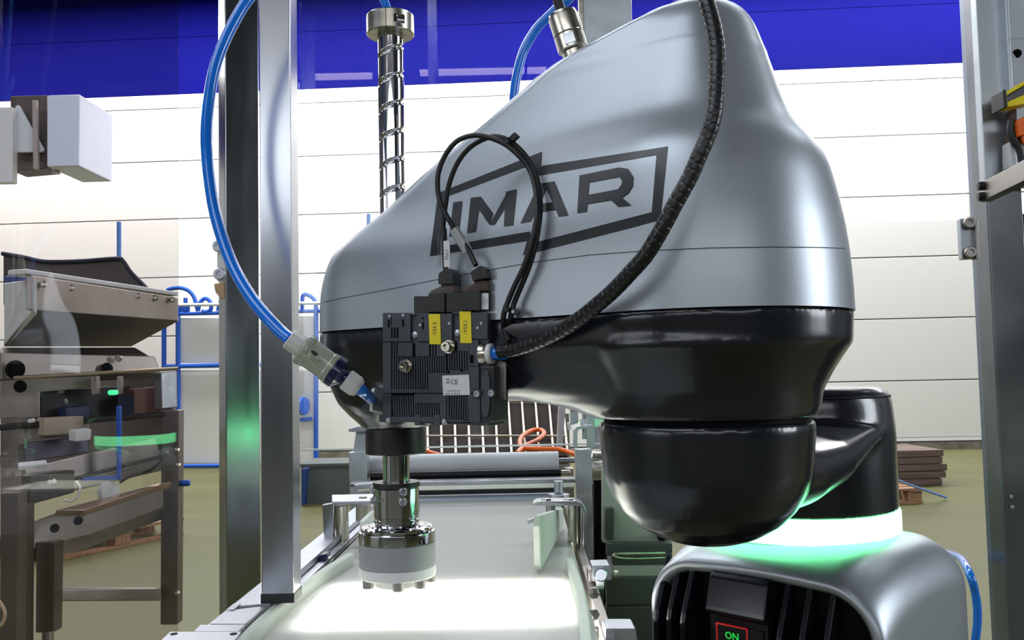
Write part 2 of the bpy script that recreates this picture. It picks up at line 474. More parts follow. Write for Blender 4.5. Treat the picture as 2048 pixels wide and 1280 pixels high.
lets = {'i': [[(232, 440), (281, 433), (262, 604), (210, 625)]],
        'm': [[(325, 416), (380, 410), (352, 597), (305, 605)], [(325, 416), (380, 410), (445, 500), (425, 560)], [(522, 383), (571, 370), (452, 560), (425, 560)], [(513, 384), (571, 370), (551, 561), (502, 568)]],
        'a': [[(690, 340), (748, 332), (645, 542), (590, 552)], [(714, 337), (772, 328), (846, 508), (795, 517)], [(655, 455), (780, 436), (790, 478), (640, 500)]],
        'r': [[(905, 297), (962, 289), (945, 490), (893, 498)], [(905, 297), (1115, 254), (1122, 304), (950, 336)], [(1115, 254), (1165, 262), (1150, 318), (1122, 304)],
              [(1165, 262), (1193, 305), (1135, 330), (1118, 305)], [(1193, 305), (1190, 352), (1128, 352), (1135, 325)], [(1190, 352), (1165, 392), (1112, 372), (1128, 348)], [(1165, 392), (1128, 418), (1100, 376), (1115, 370)],
              [(950, 402), (1113, 371), (1132, 418), (946, 448)], [(1070, 425), (1130, 412), (1182, 455), (1112, 463)]]}
b = NB()
for q in frame_q: film(b, q, 0.00035)
obj('wordmark_frame', b, logok, rob, label='black angular outline of the wordmark')
for k, qs in lets.items():
    b = NB()
    for i, q in enumerate(qs): film(b, q, 0.0004 + 0.00006 * i)
    obj('wordmark_letter', b, logok, rob, label='black letter ' + k.upper())
# parting line that runs round the cover
b = NB(); ln = []
PL = [(648, 604), (700, 593), (760, 582), (860, 562), (960, 543), (1070, 524), (1180, 510), (1300, 501), (1420, 496), (1550, 494), (1640, 495), (1695, 497)]
for (ax_, ay_), (cx2, cy2) in zip(PL, PL[1:]):
    for k in range(8):
        p, n = cast(ax_ + (cx2 - ax_) * k / 8, ay_ + (cy2 - ay_) * k / 8)
        if p: ln.append(p + n * 0.0002)
tube(b, spline(ln, 6), 0.00035, 6)
obj('parting_line', b, mat('seam_grey', (0.12, 0.13, 0.14), 0.2, 0.5), rob)

# dark underside: slab, elbow boss and quill housing under one skin
b = NB()
zt = ZS - 0.0003
def sl(z, rr, rf): return section(z, rr, LQ, rf, z)
RS0 = Rz[0][1] - .0008
E2 = E + V((-.0024, 0, 0))
def sl2(z, rr, sf, rf): return section(z, rr, sf, rf, z)
loft(b, [sl(zt, RS0, .0690), sl(.030, RS0 - .0007, .0690), sl(.018, .108, .0670), sl(.006, .0975, .063), sl2(-.004, .0915, .30, .059), sl2(-.0105, .0885, .28, .055), sl2(-.0155, .0865, .21, .055), sl2(-.0205, .0855, .115, .060), sl2(-.0275, .0845, .055, .066), sl2(-.0365, .0825, .018, .072)])
lathe(b, [(RS0, zt), (RS0, .034), (RS0 - .002, .026), (.109, .016), (.1020, .006), (.0950, -.005), (.0890, -.016), (.0855, -.027), (.0842, -.037)], E2, n=72)
lathe(b, [(.0690, zt), (.0695, .026), (.0675, .012), (.0640, .001), (.0590, -.013), (.0530, -.026), (.0430, -.037), (.0340, -.045), (.0300, -.050)], Q, n=60)
me = fuse(b, 0.0022, 7)
body = obj('forearm_body', me, darkp, rob, label='dark grey lower forearm shell')
b = NB(); lathe(b, [(.0775, -.042), (.0775, -.030)], E2, n=64); obj('elbow_joint', b, darkr, rob)
b = NB(); lathe(b, [(.0270, -.0735), (.0283, -.0725), (.0283, -.052), (.0276, -.0505), (.0276, -.046)], Q, n=48); obj('quill_gland', b, blackp, rob, label='black ring under the quill housing')

# lower arm: cup under the elbow, rising link, column on the base
BC = at(1582, 727, 0.90); BC.z = H
b = NB()
lathe(b, [(.012, -.1335), (.024, -.1325), (.0380, -.1280), (.0545, -.1185), (.0660, -.1075), (.0735, -.0950), (.0785, -.0820), (.0808, -.0605), (.0820, -.0465), (.0820, -.0395)], E2, n=72)
lathe(b, [(.0940, -.137), (.0940, -.06), (.0915, -.034), (.0895, -.027), (.083, -.0205), (.05, -.0175), (.01, -.0165)], BC, n=72)
LD = BC - E; LD.normalize(); LN = V((LD.y, -LD.x, 0)); LL = (BC - E).length
def lring(t, hw, z0, z1, p=2.6, n=48):
    r = []
    for i in range(n):
        a = 2 * PI * i / n; c, s = math.cos(a), math.sin(a)
        r.append(E + LD * (LL * t) + LN * (hw * math.copysign(abs(c) ** (2 / p), c)) + ZV * ((z0 + z1) / 2 + (z1 - z0) / 2 * math.copysign(abs(s) ** (2 / p), s)))
    return r
loft(b, [lring(0.0, .064, -.118, -.050), lring(.25, .076, -.117, -.052), lring(.5, .083, -.108, -.052), lring(.72, .087, -.090, -.047), lring(.95, .092, -.072, -.043)])
me = fuse(b, 0.0022, 10)
obj('lower_arm', me, darkp, rob, label='dark grey cup and link of the lower arm')
b = NB(); lathe(b, [(.0893, -.0285), (.0909, -.0290), (.0911, -.0302), (.0900, -.0306)], BC, n=60, cap=False); obj('lid_seam', b, darkr, rob)
b = NB(); lathe(b, [(.088, -.135), (.0945, -.1365), (.0955, -.139), (.0955, -.156), (.0945, -.159), (.088, -.160)], BC, n=72, cap=False)
obj('light_ring', b, ringm, rob, label='glowing green ring round the base')

b = NB(); lathe(b, [(.090, -.200), (.090, -.150)], BC, n=60); obj('ring_seat', b, silver, rob)

# base: loaf-shaped shell with a rolled lip round the dark front grille
bw = V((.7071, -.7071, 0)); bb = V((.7071, .7071, 0))
FR = V((.243, .76, H)) + bw * 0.060
WB = 0.226
def brow(bdep, inset, topz, rc, n=14, bot=-0.43, drop=0.0):
    """one cross-section: up the left side, over the top, down the right side"""
    x0, x1 = -WB + inset, -inset; zt_ = topz - inset; rc = max(0.006, rc - inset)
    pts = [(x0, bot)]
    for k in range(6): pts.append((x0, bot + (zt_ - rc - bot) * (k + 1) / 7))
    for i in range(n + 1):
        a = PI - PI / 2 * i / n; pts.append((x0 + rc + rc * math.cos(a), zt_ - rc + rc * math.sin(a)))
    for k in range(1, 6): pts.append((x0 + rc + (x1 - x0 - 2 * rc) * k / 6, zt_ + 0.0025 * math.sin(PI * k / 6)))
    for i in range(n + 1):
        a = PI / 2 - PI / 2 * i / n; pts.append((x1 - rc + rc * math.cos(a), zt_ - rc + rc * math.sin(a)))
    for k in range(6): pts.append((x1, zt_ - rc + (bot - zt_ + rc) * (k + 1) / 7))
    pts.append((x1, bot))
    return [FR + bw * p[0] + bb * bdep + ZV * p[1] for p in pts]
rows = [(.020, .0125, -.176, .05), (.010, .0120, -.176, .05), (.004, .0105, -.176, .05), (.0012, .0080, -.176, .05), (0, .0050, -.1755, .05), (.0012, .0022, -.175, .05), (.005, .0005, -.1735, .05), (.012, 0, -.170, .05),
        (.03, 0, -.1640, .048), (.055, 0, -.1595, .046), (.09, 0, -.1575, .044), (.13, 0, -.1570, .044), (.155, 0, -.1580, .044), (.172, 0, -.160, .045), (.188, .0015, -.1635, .047), (.201, .006, -.169, .05), (.210, .014, -.178, .052), (.215, .028, -.190, .055), (.216, .05, -.205, .055)]
b = NB(); loft(b, [brow(*r) for r in rows], False, True)
obj('base_housing', b, silver, rob, label='silver rounded base housing', ang=60)
b = NB(); rr_ = brow(.014, .011, -.176, .05); f = b.faces.new([b.verts.new(p) for p in rr_])
g = bmesh.ops.extrude_face_region(b, geom=[f]); bmesh.ops.translate(b, vec=bb * 0.01, verts=[e for e in g['geom'] if isinstance(e, bmesh.types.BMVert)])
bmesh.ops.recalc_face_normals(b, faces=b.faces)
grille_back = obj('grille_back', b, darkr, rob)
def fs(px, py, off=0.0):
    """s along the front plane and height for a pixel"""
    P = onpl(px, py, FR - bb * off, bb); d = P - FR
    return d.dot(bw), d.z
slopes = [(.012, 0.0), (.002, -.022), (-.010, -.048), (-.013, -.058), (-.013, -.26)]
def ribshape(bm, s, zt_, th, dep=0.0, bev=0.0025):
    pts = [FR + bw * (s - th / 2) + bb * (.016) + ZV * (zt_ + .0)]
    for d, dz in slopes: pts.append(FR + bw * (s - th / 2) + bb * (d + dep) + ZV * (zt_ + dz))
    pts.append(FR + bw * (s - th / 2) + bb * .016 + ZV * (zt_ - .26))
    prism(bm, pts[1:] , bw * th, bev)
for px, py in ((1337, 1104), (1363, 1101), (1390, 1107), (1578, 1148), (1622, 1156), (1668, 1176)):
    s, zz = fs(px, py, -.012)
    b = NB(); ribshape(b, s, zz - .001, .0062); obj('cooling_fin', b, darkp, rob)
s0, z0 = fs(1422, 1122, 0); s1, _ = fs(1540, 1150, 0)
b = NB()
pts = [FR + bw * s0 + bb * d + ZV * (z0 + dz) for d, dz in ((.016, 0), (.006, -.004), (-.004, -.012), (-.012, -.038), (-.0125, -.042), (-.006, -.046), (-.006, -.26), (.016, -.26))]
prism(b, pts, bw * (s1 - s0), .002)
obj('console', b, darkp, rob, label='raised dark console between the fins')
# indicator plate with the red square and ON
dn = -bb
pc = FR + bw * ((s0 + s1) / 2) - bb * .0063 + ZV * (z0 - .078)
b = NB(); box(b, pc - bw * .025 - ZV * .040, bw * .050, -bb * .0016, ZV * .066, .0008); ind = obj('indicator_plate', b, blackp, rob)
tp = onpl(1464, 1273, pc - bb * .0018, bb)
b = NB(); text(b, 'ON', tp, bw, ZV, .0062, .0002, bold=.02); obj('on_lettering', b, mat('green_print', (.02, .5, .05), 0, .5, emit=(.02, .8, .08), es=.6), ind)
b = NB()
qa = onpl(1432, 1243, pc - bb * .0018, bb); qb = onpl(1495, 1258, pc - bb * .0018, bb)
wq = (qb - qa).dot(bw); zq = (qa.z + qb.z) / 2; qo = V((qa.x, qa.y, zq))
for o_, u_, v_ in ((qo, bw * wq, ZV * -.0014), (qo, bw * .0014, ZV * -.03), (qo + bw * (wq - .0014), bw * .0014, ZV * -.03)):
    box(b, o_, u_, v_, -bb * .0003)
obj('red_square', b, mat('red_print', (.6, .03, .03), 0, .5, emit=(.8, .03, .03), es=.25), ind)

# ball-screw quill through the nose
b = NB(); n = 56; rings_ = []; lead = 0.0270; zq0, zq1 = 0.100, 0.335; N = 300
for i in range(N + 1):
    zz = zq0 + (zq1 - zq0) * i / N; r = []
    for k in range(n):
        a = 2 * PI * k / n
        ph = ((zz - lead * a / (2 * PI) + 0.008) / lead) % 1.0
        dd = min(ph, 1 - ph) * lead
        rad = .0125 - (.0019 * math.sqrt(max(0, 1 - (dd / .0019) ** 2)) if dd < .0019 else 0)
        r.append(Q + V((math.cos(a) * rad, math.sin(a) * rad, zz)))
    rings_.append(r)
loft(b, rings_)
obj('ball_screw', b, chrome, rob, label='polished grooved screw shaft', ang=70)
b = NB(); lathe(b, [(.0125, -.110), (.0125, -.060)], Q, n=48); obj('quill_shaft', b, chrome, rob)
zc = .3265
b = NB(); lathe(b, [(.0128, zc), (.0222, zc), (.0229, zc + .001), (.0229, zc + .018), (.0222, zc + .019), (.0128, zc + .019), (.0128, zc)], Q, n=64, cap=False)
colr = obj('stop_collar', b, nickel, rob, label='steel clamp collar')
fd = (CAM - Q); fd.z = 0; fd.normalize(); fr_ = V((-fd.y, fd.x, 0))
if fr_.x < 0: fr_ = -fr_
b = NB(); d_ = (fd - fr_ * .18).normalized(); box(b, Q + d_ * .0130 + fr_ * -.0003 + ZV * (zc - .0001), fr_ * .0006, d_ * .0101, ZV * .0192); obj('collar_slit', b, darkr, colr)
d2 = (fd + fr_ * .35).normalized(); t2 = V((-d2.y, d2.x, 0))
if t2.x < 0: t2 = -t2
b = NB(); box(b, Q + d2 * .0215 - t2 * .0045 + ZV * (zc + .005), t2 * .011, d2 * .0013, ZV * .0085, .0005); obj('screw_pocket', b, blackp, colr)
b = NB(); cyl(b, Q + d2 * .0222 - t2 * .002 + ZV * (zc + .0092), Q + d2 * .0222 + t2 * .006 + ZV * (zc + .0092), .0030, 16, .0004); obj('clamp_screw', b, chrome, colr)
b = NB(); pp = Q + ZV * (zc + .019)
tube(b, spline([pp - ZV * .02, pp + V((-.003, 0, .008)), pp + V((-.014, .004, .03)), pp + V((-.04, .01, .07)), pp + V((-.09, .03, .20)), pp + V((-.10, .06, .55))], 8), .0042, 14)
tag(obj('air_hose', b, bluet), 'short blue air hose rising out of the clamp collar on the screw shaft', 'hose')

# cable gland on the slope of the cover
ga = at(1150, 112, .735); gb = at(1122, 20, .735)
p, nrm = cast(1165, 118)
gax = (gb - ga).normalized()
gland = thing('hose_coupling', 'nickel-plated hose coupling screwed into the sloping top of the silver cover', 'fitting', ga)
b = NB(); lathe(b, [(.0098, -.012), (.0098, .004), (.0088, .005)], ga, gax, 28); obj('thread_nipple', b, nickel, gland)
b = NB(); lathe(b, [(.0118, .005), (.0126, .006), (.0126, .018), (.0122, .0185)], ga, gax, 6 * 5); obj('hex_nut', b, nickel, gland)
b = NB(); lathe(b, [(.0122, .0188), (.0126, .0195), (.0128, .034), (.0118, .0375), (.0075, .0395)], ga, gax, 32); obj('cap_nut', b, nickel, gland)
gu, gv = basis(gax); gd = (CAM - ga).normalized(); gd = (gd - gax * gd.dot(gax)).normalized(); gs = gd.cross(gax)
b = NB(); box(b, ga + gax * .0075 + gd * .0112 - gs * .0045, gs * .009, gax * .009, gd * .0016, .0004); obj('wrench_flat', b, steel, gland)
ge = ga + gax * .0385
b = NB(); tube(b, spline([ge - gax * .01, ge + gax * .02, ge + gax * .06 + V((-.002, 0, .02)), ge + V((-.01, .05, .30)), ge + V((.02, .10, .75))], 8), .0042, 12)
tag(obj('black_cable', b, rubber), 'black cable leaving the top of the nickel coupling', 'cable')
b = NB(); tube(b, spline([at(x, y, Y) for x, y, Y in ((1190, -420, .86), (1180, -180, .82), (1150, -25, .80), (1112, 18, .80), (1075, 55, .80), (1048, 100, .80), (1034, 150, .80), (1028, 195, .80), (1032, 240, .80))], 8), .0042, 14)
tag(obj('air_hose', b, bluet), 'thin blue air hose curving down behind the silver cover beside the coupling', 'hose')
# ================================================================== vacuum gripper tool under the quill
tool = thing('gripper_tool', 'round steel and grey gripper tool clamped on the quill above the lit white belt', 'gripper', Q + ZV * -.205)
b = NB(); lathe(b, [(.0130, -.0995), (.0216, -.0995), (.0219, -.1000), (.0219, -.1040), (.0213, -.1045), (.0130, -.1045), (.0130, -.0995)], Q, n=56, cap=False); obj('top_washer', b, blackp, tool, label='black ring')
b = NB(); lathe(b, [(.010, -.1046), (.0205, -.1046), (.0212, -.1053), (.0212, -.1315), (.0205, -.1321), (.0205, -.1333), (.0212, -.1339), (.0212, -.1365), (.0205, -.1371), (.0205, -.1390), (.010, -.1390)], Q, n=64); slv = obj('clamp_sleeve', b, chrome, tool)
b = NB(); lathe(b, [(.012, -.1390), (.0255, -.1390), (.0265, -.1400), (.0325, -.1405), (.0335, -.1415), (.0335, -.1440), (.0352, -.1445), (.0357, -.1453), (.0357, -.1540), (.0350, -.1547), (.012, -.1547)], Q, n=72); flg = obj('flange', b, chrome, tool)
b = NB(); lathe(b, [(.012, -.1548), (.0352, -.1548), (.0355, -.1553), (.0355, -.1760), (.0350, -.1765), (.012, -.1765)], Q, n=72); obj('adapter_body', b, greyad, tool, label='matt grey disc')
b = NB(); lathe(b, [(.012, -.1766), (.0352, -.1766), (.0356, -.1772), (.0356, -.1850), (.0346, -.1863), (.012, -.1863)], Q, n=72); obj('base_ring', b, whitep, tool, label='white ring')
b = NB(); lathe(b, [(.002, -.1864), (.0215, -.1864), (.0215, -.1940), (.0205, -.1950), (.002, -.1950)], Q, n=48); obj('suction_pad', b, whitep, tool, label='white pad')
for a in (-40, -82, -145, 10, 90, 150):
    c = Q + V((math.cos(math.radians(a)), math.sin(math.radians(a)), 0)) * .0300
    b = NB(); lathe(b, [(.0052, -.1864), (.0052, -.1930), (.0046, -.1937), (.001, -.1937)], c, n=20); obj('stud', b, dsteel, tool)
fd = (CAM - Q); fd.z = 0; fd.normalize(); fr_ = V((-fd.y, fd.x, 0))
if fr_.x < 0: fr_ = -fr_
def radial(px, r):
    """outward direction on the sleeve that shows at column px"""
    t = (px - 797) / 1800 * .85 / r
    t = max(-.99, min(.99, t)); return (fr_ * t + fd * math.sqrt(1 - t * t)).normalized()
for px, py in ((809, 986), (808, 1006), (752, 986), (752, 1007)):
    d = radial(px, .0215); zz = -(py - 755) / 1800 * .83
    c = Q + d * .0200 + ZV * zz
    b = NB(); lathe(b, [(.0048, 0), (.0048, .0016), (.0044, .0016)], c, d, 24); sp_ = obj('screw_seat', b, dsteel, slv)
    b = NB(); lathe(b, [(.0033, .0), (.0036, .0035), (.0030, .0042), (.0018, .0042), (.0018, .0026), (.0002, .0026)], c, d, 24); obj('cap_screw', b, alu, slv)
for px, py in ((767, 1001), (834, 1031)):
    d = radial(px, .0213); zz = -(py - 755) / 1800 * .83
    b = NB(); lathe(b, [(.0030, 0), (.0030, .0022), (.0024, .0022), (.0020, .0012)], Q + d * .0194 + ZV * zz, d, 20); obj('set_screw', b, dsteel, slv)
for a in (-150, -100, -50, -10):
    c = Q + V((math.cos(math.radians(a)), math.sin(math.radians(a)), 0)) * .0295
    b = NB(); lathe(b, [(.0027, -.1407), (.0027, -.1399), (.0016, -.1395)], c, n=16); obj('flange_screw', b, steel, flg)

# ================================================================== vacuum ejector on the side of the forearm
ya = math.radians(22)
eu = V((math.cos(ya), -math.sin(ya), 0)); en = V((-math.sin(ya), -math.cos(ya), 0))
EP = at(870, 735, .70)
def ex(cx, cy, off=0.0):
    """point on the ejector's front plane (7x close-up measurements)"""
    return onpl(740 + cx / 4.266, 560 + cy / 4.266, EP + en * off, en)
def er(bm, x0, y0, x1, y1, o0, o1, bev=0.0):
    """box over a measured rectangle, from depth o0 to o1"""
    A = ex(x0, y0); Bp = ex(x1, y0); C = ex(x0, y1)
    box(bm, A + en * o0, Bp - A, C - A, en * (o1 - o0), bev)
eje = thing('vacuum_ejector', 'anthracite vacuum ejector block with slotted front and yellow labels on the forearm', 'ejector', EP - ZV * .05)
b = NB(); er(b, 112, 282, 1000, 1205, -.032, -.0026, .0008); hous = obj('housing', b, greyp, eje)
b = NB(); er(b, 178, 600, 842, 1200, -.0027, -.0024); er(b, 180, 537, 600, 660, -.0027, -.0024); obj('slot_shade', b, darkr, eje)  # dark sheet added so the shade in the slots is coloured in
# front plates stand proud of the slots between them
for r in ((108, 280, 345, 524), (400, 285, 700, 524), (345, 285, 400, 300), (762, 275, 1002, 500), (700, 275, 762, 290), (108, 535, 180, 965), (245, 537, 362, 652), (385, 537, 505, 652), (575, 537, 645, 652),
          (645, 515, 722, 606), (745, 515, 845, 606), (845, 510, 925, 735), (505, 790, 620, 965), (840, 740, 930, 965), (650, 770, 840, 965), (180, 935, 505, 965), (620, 790, 650, 965),
          (106, 972, 180, 1215), (380, 972, 650, 1052), (655, 972, 672, 1212), (600, 1052, 650, 1212), (838, 972, 938, 1212), (180, 1165, 600, 1212), (800, 1200, 838, 1212), (672, 1195, 800, 1212)):
    b = NB(); er(b, *r, -.0027, 0, .0004); obj('front_plate', b, greyp, eje)
def ribs(x0, x1, y0, y1, n, slant=0.0):
    st = (x1 - x0) / n
    for i in range(n):
        a = x0 + st * (i + .5); A = ex(a, y0); B2 = ex(a + st * .52, y0); C = ex(a + slant, y1)
        box(bm_r, A - en * .0027, B2 - A, C - A, en * .0025)
bm_r = NB()
ribs(180, 505, 655, 935, 16, 0); ribs(505, 645, 655, 785, 7); ribs(650, 840, 606, 768, 9, 4)
ribs(180, 382, 985, 1160, 10, 8); ribs(382, 600, 1056, 1160, 11, 6); ribs(675, 838, 985, 1195, 8, -8); ribs(182, 245, 540, 652, 3); ribs(507, 575, 540, 652, 3)
obj('vent_ribs', bm_r, greyp, eje, kind='stuff')
b = NB()
for r in ((152, 340, 168, 405), (275, 335, 290, 400), (180, 405, 194, 495), (205, 405, 219, 495), (229, 405, 243, 495), (178, 305, 186, 380), (445, 360, 460, 420), (728, 535, 742, 590), (852, 640, 885, 710)):
    er(b, *r, -.0004, .00015)
obj('front_slots', b, darkr, eje)  # dark strips on the face: shade of small slots put in as colour
for cx, cy, r in ((450, 327, 11), (668, 785, 14), (783, 770, 14)):
    b = NB(); cyl(b, ex(cx, cy) - en * .001, ex(cx, cy) + en * .0002, r / 4.266 * .7 / 1800, 16); obj('pin_hole', b, darkr, eje)
for cx, cy in ((428, 386), (676, 373), (950, 372), (918, 410), (168, 312), (284, 303)):
    b = NB(); lathe(b, [(.0014, -.001), (.0014, .0003), (.0008, .0008), (.0001, .0009)], ex(cx, cy), en, 14); obj('rivet', b, alu, eje)
for cx, cy in ((380, 468), (742, 452)):
    b = NB(); lathe(b, [(.0026, -.0026), (.0026, -.0004), (.0014, .0003), (.0001, .0004)], ex(cx, cy), en, 18); obj('adjust_screw', b, alu, eje)
for cx, cy in ((300, 730), (662, 566)):
    c = ex(cx + 12, cy + 4)
    b = NB(); lathe(b, [(.0030, -.002), (.0052, .0), (.0052, .0011), (.0028, .0011)], c, en, 30); wsh = obj('washer', b, nickel, eje)
    b = NB(); lathe(b, [(.0038, .0011), (.0041, .0016), (.0041, .0062), (.0036, .0068), (.0021, .0068), (.0021, .0044), (.0002, .0044)], c, en, 30); obj('cap_screw', b, nickel, eje)
# side flap at the right with its grey oval cover, and its screws
b = NB(); er(b, 935, 735, 1052, 1208, -.030, -.0012, .0008); flap = obj('side_cover', b, greyp, eje)
b = NB(); er(b, 942, 750, 1044, 1195, -.002, -.0008); obj('cover_recess', b, blackp, flap)
ov = [ex(992 + 36 * math.copysign(abs(math.cos(t)) ** .8, math.cos(t)), 968 + 200 * math.copysign(abs(math.sin(t)) ** .55, math.sin(t)), -.001) for t in [2 * PI * k / 32 for k in range(32)]]
b = NB(); prism(b, ov, en * .0016, 0); obj('oval_plate', b, greyp, flap)
b = NB(); er(b, 890, 935, 978, 1012, -.001, .0006, .0005); er(b, 1026, 925, 1062, 1010, -.001, .0006, .0005); obj('screw_lug', b, blackp, flap)
for cx, cy in ((918, 972), (1040, 965)):
    b = NB(); lathe(b, [(.0026, 0), (.0028, .0016), (.0022, .0024), (.0013, .0024), (.0013, .0014), (.0001, .0014)], ex(cx, cy), en, 20); obj('lug_screw', b, alu, flap)
# bottom feet
b = NB(); er(b, 380, 1150, 430, 1240, -.008, .0004, .0004); er(b, 545, 1150, 600, 1240, -.008, .0004, .0004); er(b, 64, 1150, 112, 1215, -.02, -.002, .0004); obj('foot', b, greyp, eje)
for cx, cy in ((158, 1196), (635, 1212)):
    b = NB(); lathe(b, [(.0020, -.002), (.0022, .001), (.0012, .0018), (.0001, .0018)], ex(cx, cy), en, 16); obj('foot_screw', b, alu, eje)
# bracket that carries the block
b = NB(); A = ex(990, 235, -.016); Bp = ex(1172, 235, -.016); C = ex(990, 1015, -.016)
box(b, A - (Bp - A) * .3, (Bp - A) * 1.3, C - A, en * .003, .0012); obj('bracket_plate', b, dsteel, eje)
# yellow tags, rating label
for (x0, y0, x1, y1), s in (((503, 290, 600, 548), '-Y53.2'), ((765, 268, 862, 538), '-Y53.1')):
    b = NB(); A = ex(x0, y0); Bp = ex(x1, y0); C = ex(x0 + 8, y1)
    box(b, A + en * .0001, Bp - A, C - A, en * .0005, .0001); lb = obj('yellow_tag', b, yellow, eje, label='yellow tag reading ' + s)
    b = NB(); o_ = (A + Bp + C + (C + Bp - A)) / 4 + en * .0006
    text(b, s, o_, ZV, -eu, .0029, .0001, bold=.012); obj('tag_lettering', b, printk, lb)
b = NB(); A = ex(618, 815); Bp = ex(846, 808); C = ex(626, 985); prism(b, [A + en * .0001, Bp + en * .0001, Bp + C - A + en * .0001, C + en * .0001], en * .0004, 0)
rl_ = obj('rating_label', b, labelw, eje, label='white rating label with the CE mark')
b = NB(); k = .0006; lu = (Bp - A).normalized(); lv = lu.cross(en).normalized()
if lv.z < 0: lv = -lv
text(b, 'CE', ex(722, 872) + en * k, lu, lv, .0036, .0001, bold=.0)
text(b, 'V 10.02.04129   BA', ex(712, 946) + en * k, lu, lv, .00105, .0001); text(b, 'SCPSb 15 G02 NC', ex(706, 972) + en * k, lu, lv, .00125, .0001)
box(b, ex(650, 850) + en * k, lu * .0032, lv * .0005, en * .0001); box(b, ex(650, 880) + en * k, lu * .0032, lv * .0005, en * .0001); box(b, ex(655, 866) + en * k, lu * .0026, lv * .0003, en * .0001)
obj('label_print', b, printk, rl_)
# solenoid valves
for (x0, y0, x1, y1), d0, d1 in (((370, 137, 503, 292), -.026, -.0005), ((503, 112, 642, 276), -.028, .0012), ((642, 110, 788, 276), -.026, -.0005), ((788, 95, 945, 262), -.028, .0018)):
    b = NB(); er(b, x0, y0, x1, y1, d0, d1, .0006); obj('solenoid_valve', b, blackp, eje)
b = NB(); er(b, 944, 98, 1000, 262, -.028, -.002, .0005); vs = obj('valve_end', b, blackp, eje)
b = NB(); er(b, 944, 112, 1004, 250, -.002, -.0014); vl = obj('valve_label', b, labelw, eje)
b = NB()
for i in range(3):
    text(b, ['VUVG-10A', 'MT 24V DC', '1.5-8 bar'][i], ex(958 + 17 * i, 180) + en * -.0013, ZV, -eu, .00085, .0001)
obj('label_print', b, printk, vl)
for cx, cy in ((434, 140), (712, 118)):
    b = NB(); lathe(b, [(.0018, -.004), (.0018, .0)], ex(cx, cy, -.004), ZV, 14); obj('valve_screw', b, alu, eje)
# plug sockets (smoky clear) and black caps
def trap(bm, pts, o0, o1, bev=.0005):
    P = [ex(*p) for p in pts]; prism(bm, [q + en * o0 for q in P], en * (o1 - o0), bev)
b = NB(); trap(b, ((500, 118), (500, 95), (585, 55), (712, 52), (712, 112)), -.022, -.002); obj('plug_base', b, brownp, eje, label='smoky transparent plug base')
b = NB(); trap(b, ((587, 55), (590, 38), (706, 36), (706, 54)), -.020, -.003); obj('plug_insert', b, brownp, eje)
b = NB(); trap(b, ((786, 98), (786, 72), (872, 30), (1000, 22), (1000, 92)), -.022, -.001); obj('plug_base', b, brownp, eje, label='smoky transparent plug base')
b = NB(); trap(b, ((875, 30), (878, 8), (985, 0), (988, 24)), -.020, -.002); obj('plug_insert', b, brownp, eje)
def c8(x, y): return ((840 + x / 6.095 - 740) * 4.266, (430 + y / 6.095 - 560) * 4.266)
b = NB(); trap(b, [c8(*p) for p in ((205, 838), (215, 700), (262, 680), (278, 645), (340, 645), (395, 705), (402, 845), (300, 850))], -.020, -.001, .0012); obj('plug_cap', b, rubber, eje, label='black plug cap')
b = NB(); trap(b, [c8(*p) for p in ((607, 690), (655, 660), (735, 610), (800, 645), (838, 770), (700, 795), (640, 820))], -.020, 0, .0012); obj('plug_cap', b, rubber, eje, label='black plug cap')
# inlet fitting at the right, outlet elbow at the left
rc_ = ex(985, 632, -.006)
b = NB(); er(b, 900, 540, 985, 735, -.028, -.002, .001); obj('inlet_block', b, greyp, eje)
b = NB(); lathe(b, [(.0085, -.0035), (.0092, -.0030), (.0092, .0005), (.0080, .0025), (.0066, .0025)], rc_, eu, 32); obj('inlet_bush', b, nickel, eje, label='nickel push-in bush')
b = NB(); lathe(b, [(.0050, .0020), (.0076, .0020), (.0082, .0032), (.0082, .0052), (.0074, .0064), (.0050, .0064)], rc_, eu, 32); obj('inlet_collar', b, whitep, eje, label='white release collar')
b = NB(); cyl(b, rc_ - eu * .01, rc_ + eu * .018, .0047, 20); tag(obj('hose_end', b, bluet), 'blue hose end showing between the white collar and the black wrapped hose', 'hose')
el = ex(30, 1022, -.008); ea = (ex(120, 1030, -.012) - el).normalized()
b = NB(); lathe(b, [(.0080, 0), (.0100, .0003), (.0105, .004), (.0108, .010), (.0110, .022)], el, ea, 36); obj('outlet_socket', b, greyp, eje)
b = NB(); lathe(b, [(.0050, -.0022), (.0088, -.0022), (.0095, -.0012), (.0095, .0004), (.005, .0004)], el, ea, 32); obj('outlet_collar', b, whitep, eje, label='white release collar')

# ---------------------------------------------------------------- clear in-line filter and the blue hose on it
fa = at(588, 684, .662); fb = at(722, 780, .672); fx = (fb - fa).normalized(); FL = (fb - fa).length
def flathe(bm, pr, *k): lathe(bm, [(r, z * .87) for r, z in pr], *k)
fil = thing('inline_filter', 'clear in-line air filter with white nuts and navy cap between blue hoses', 'filter', fa)
s = FL / 1.0
b = NB(); flathe(b, [(.0045, -.0050), (.0078, -.0052), (.0084, -.0045), (.0084, .0065), (.0080, .0075)], fa, fx, 10); obj('union_nut', b, whitep, fil, label='white union nut', )
b = NB(); flathe(b, [(.0085, .0076), (.0112, .0082), (.0120, .0098), (.0120, .0135), (.0112, .0150), (.0110, .0152), (.0108, .0335), (.0114, .0345), (.0114, .0385), (.006, .0386)], fa, fx, 40); fbd = obj('filter_bowl', b, milky, fil, label='clear bowl')
b = NB()
fu, fv = basis(fx)
for k in range(12):
    a = 2 * PI * k / 12; d = fu * math.cos(a) + fv * math.sin(a); t = fx.cross(d)
    box(b, fa + fx * .0078 + d * .0112 - t * .0012, t * .0024, d * .0013, fx * .0043, .0004)
obj('grip_ring', b, milky, fil)
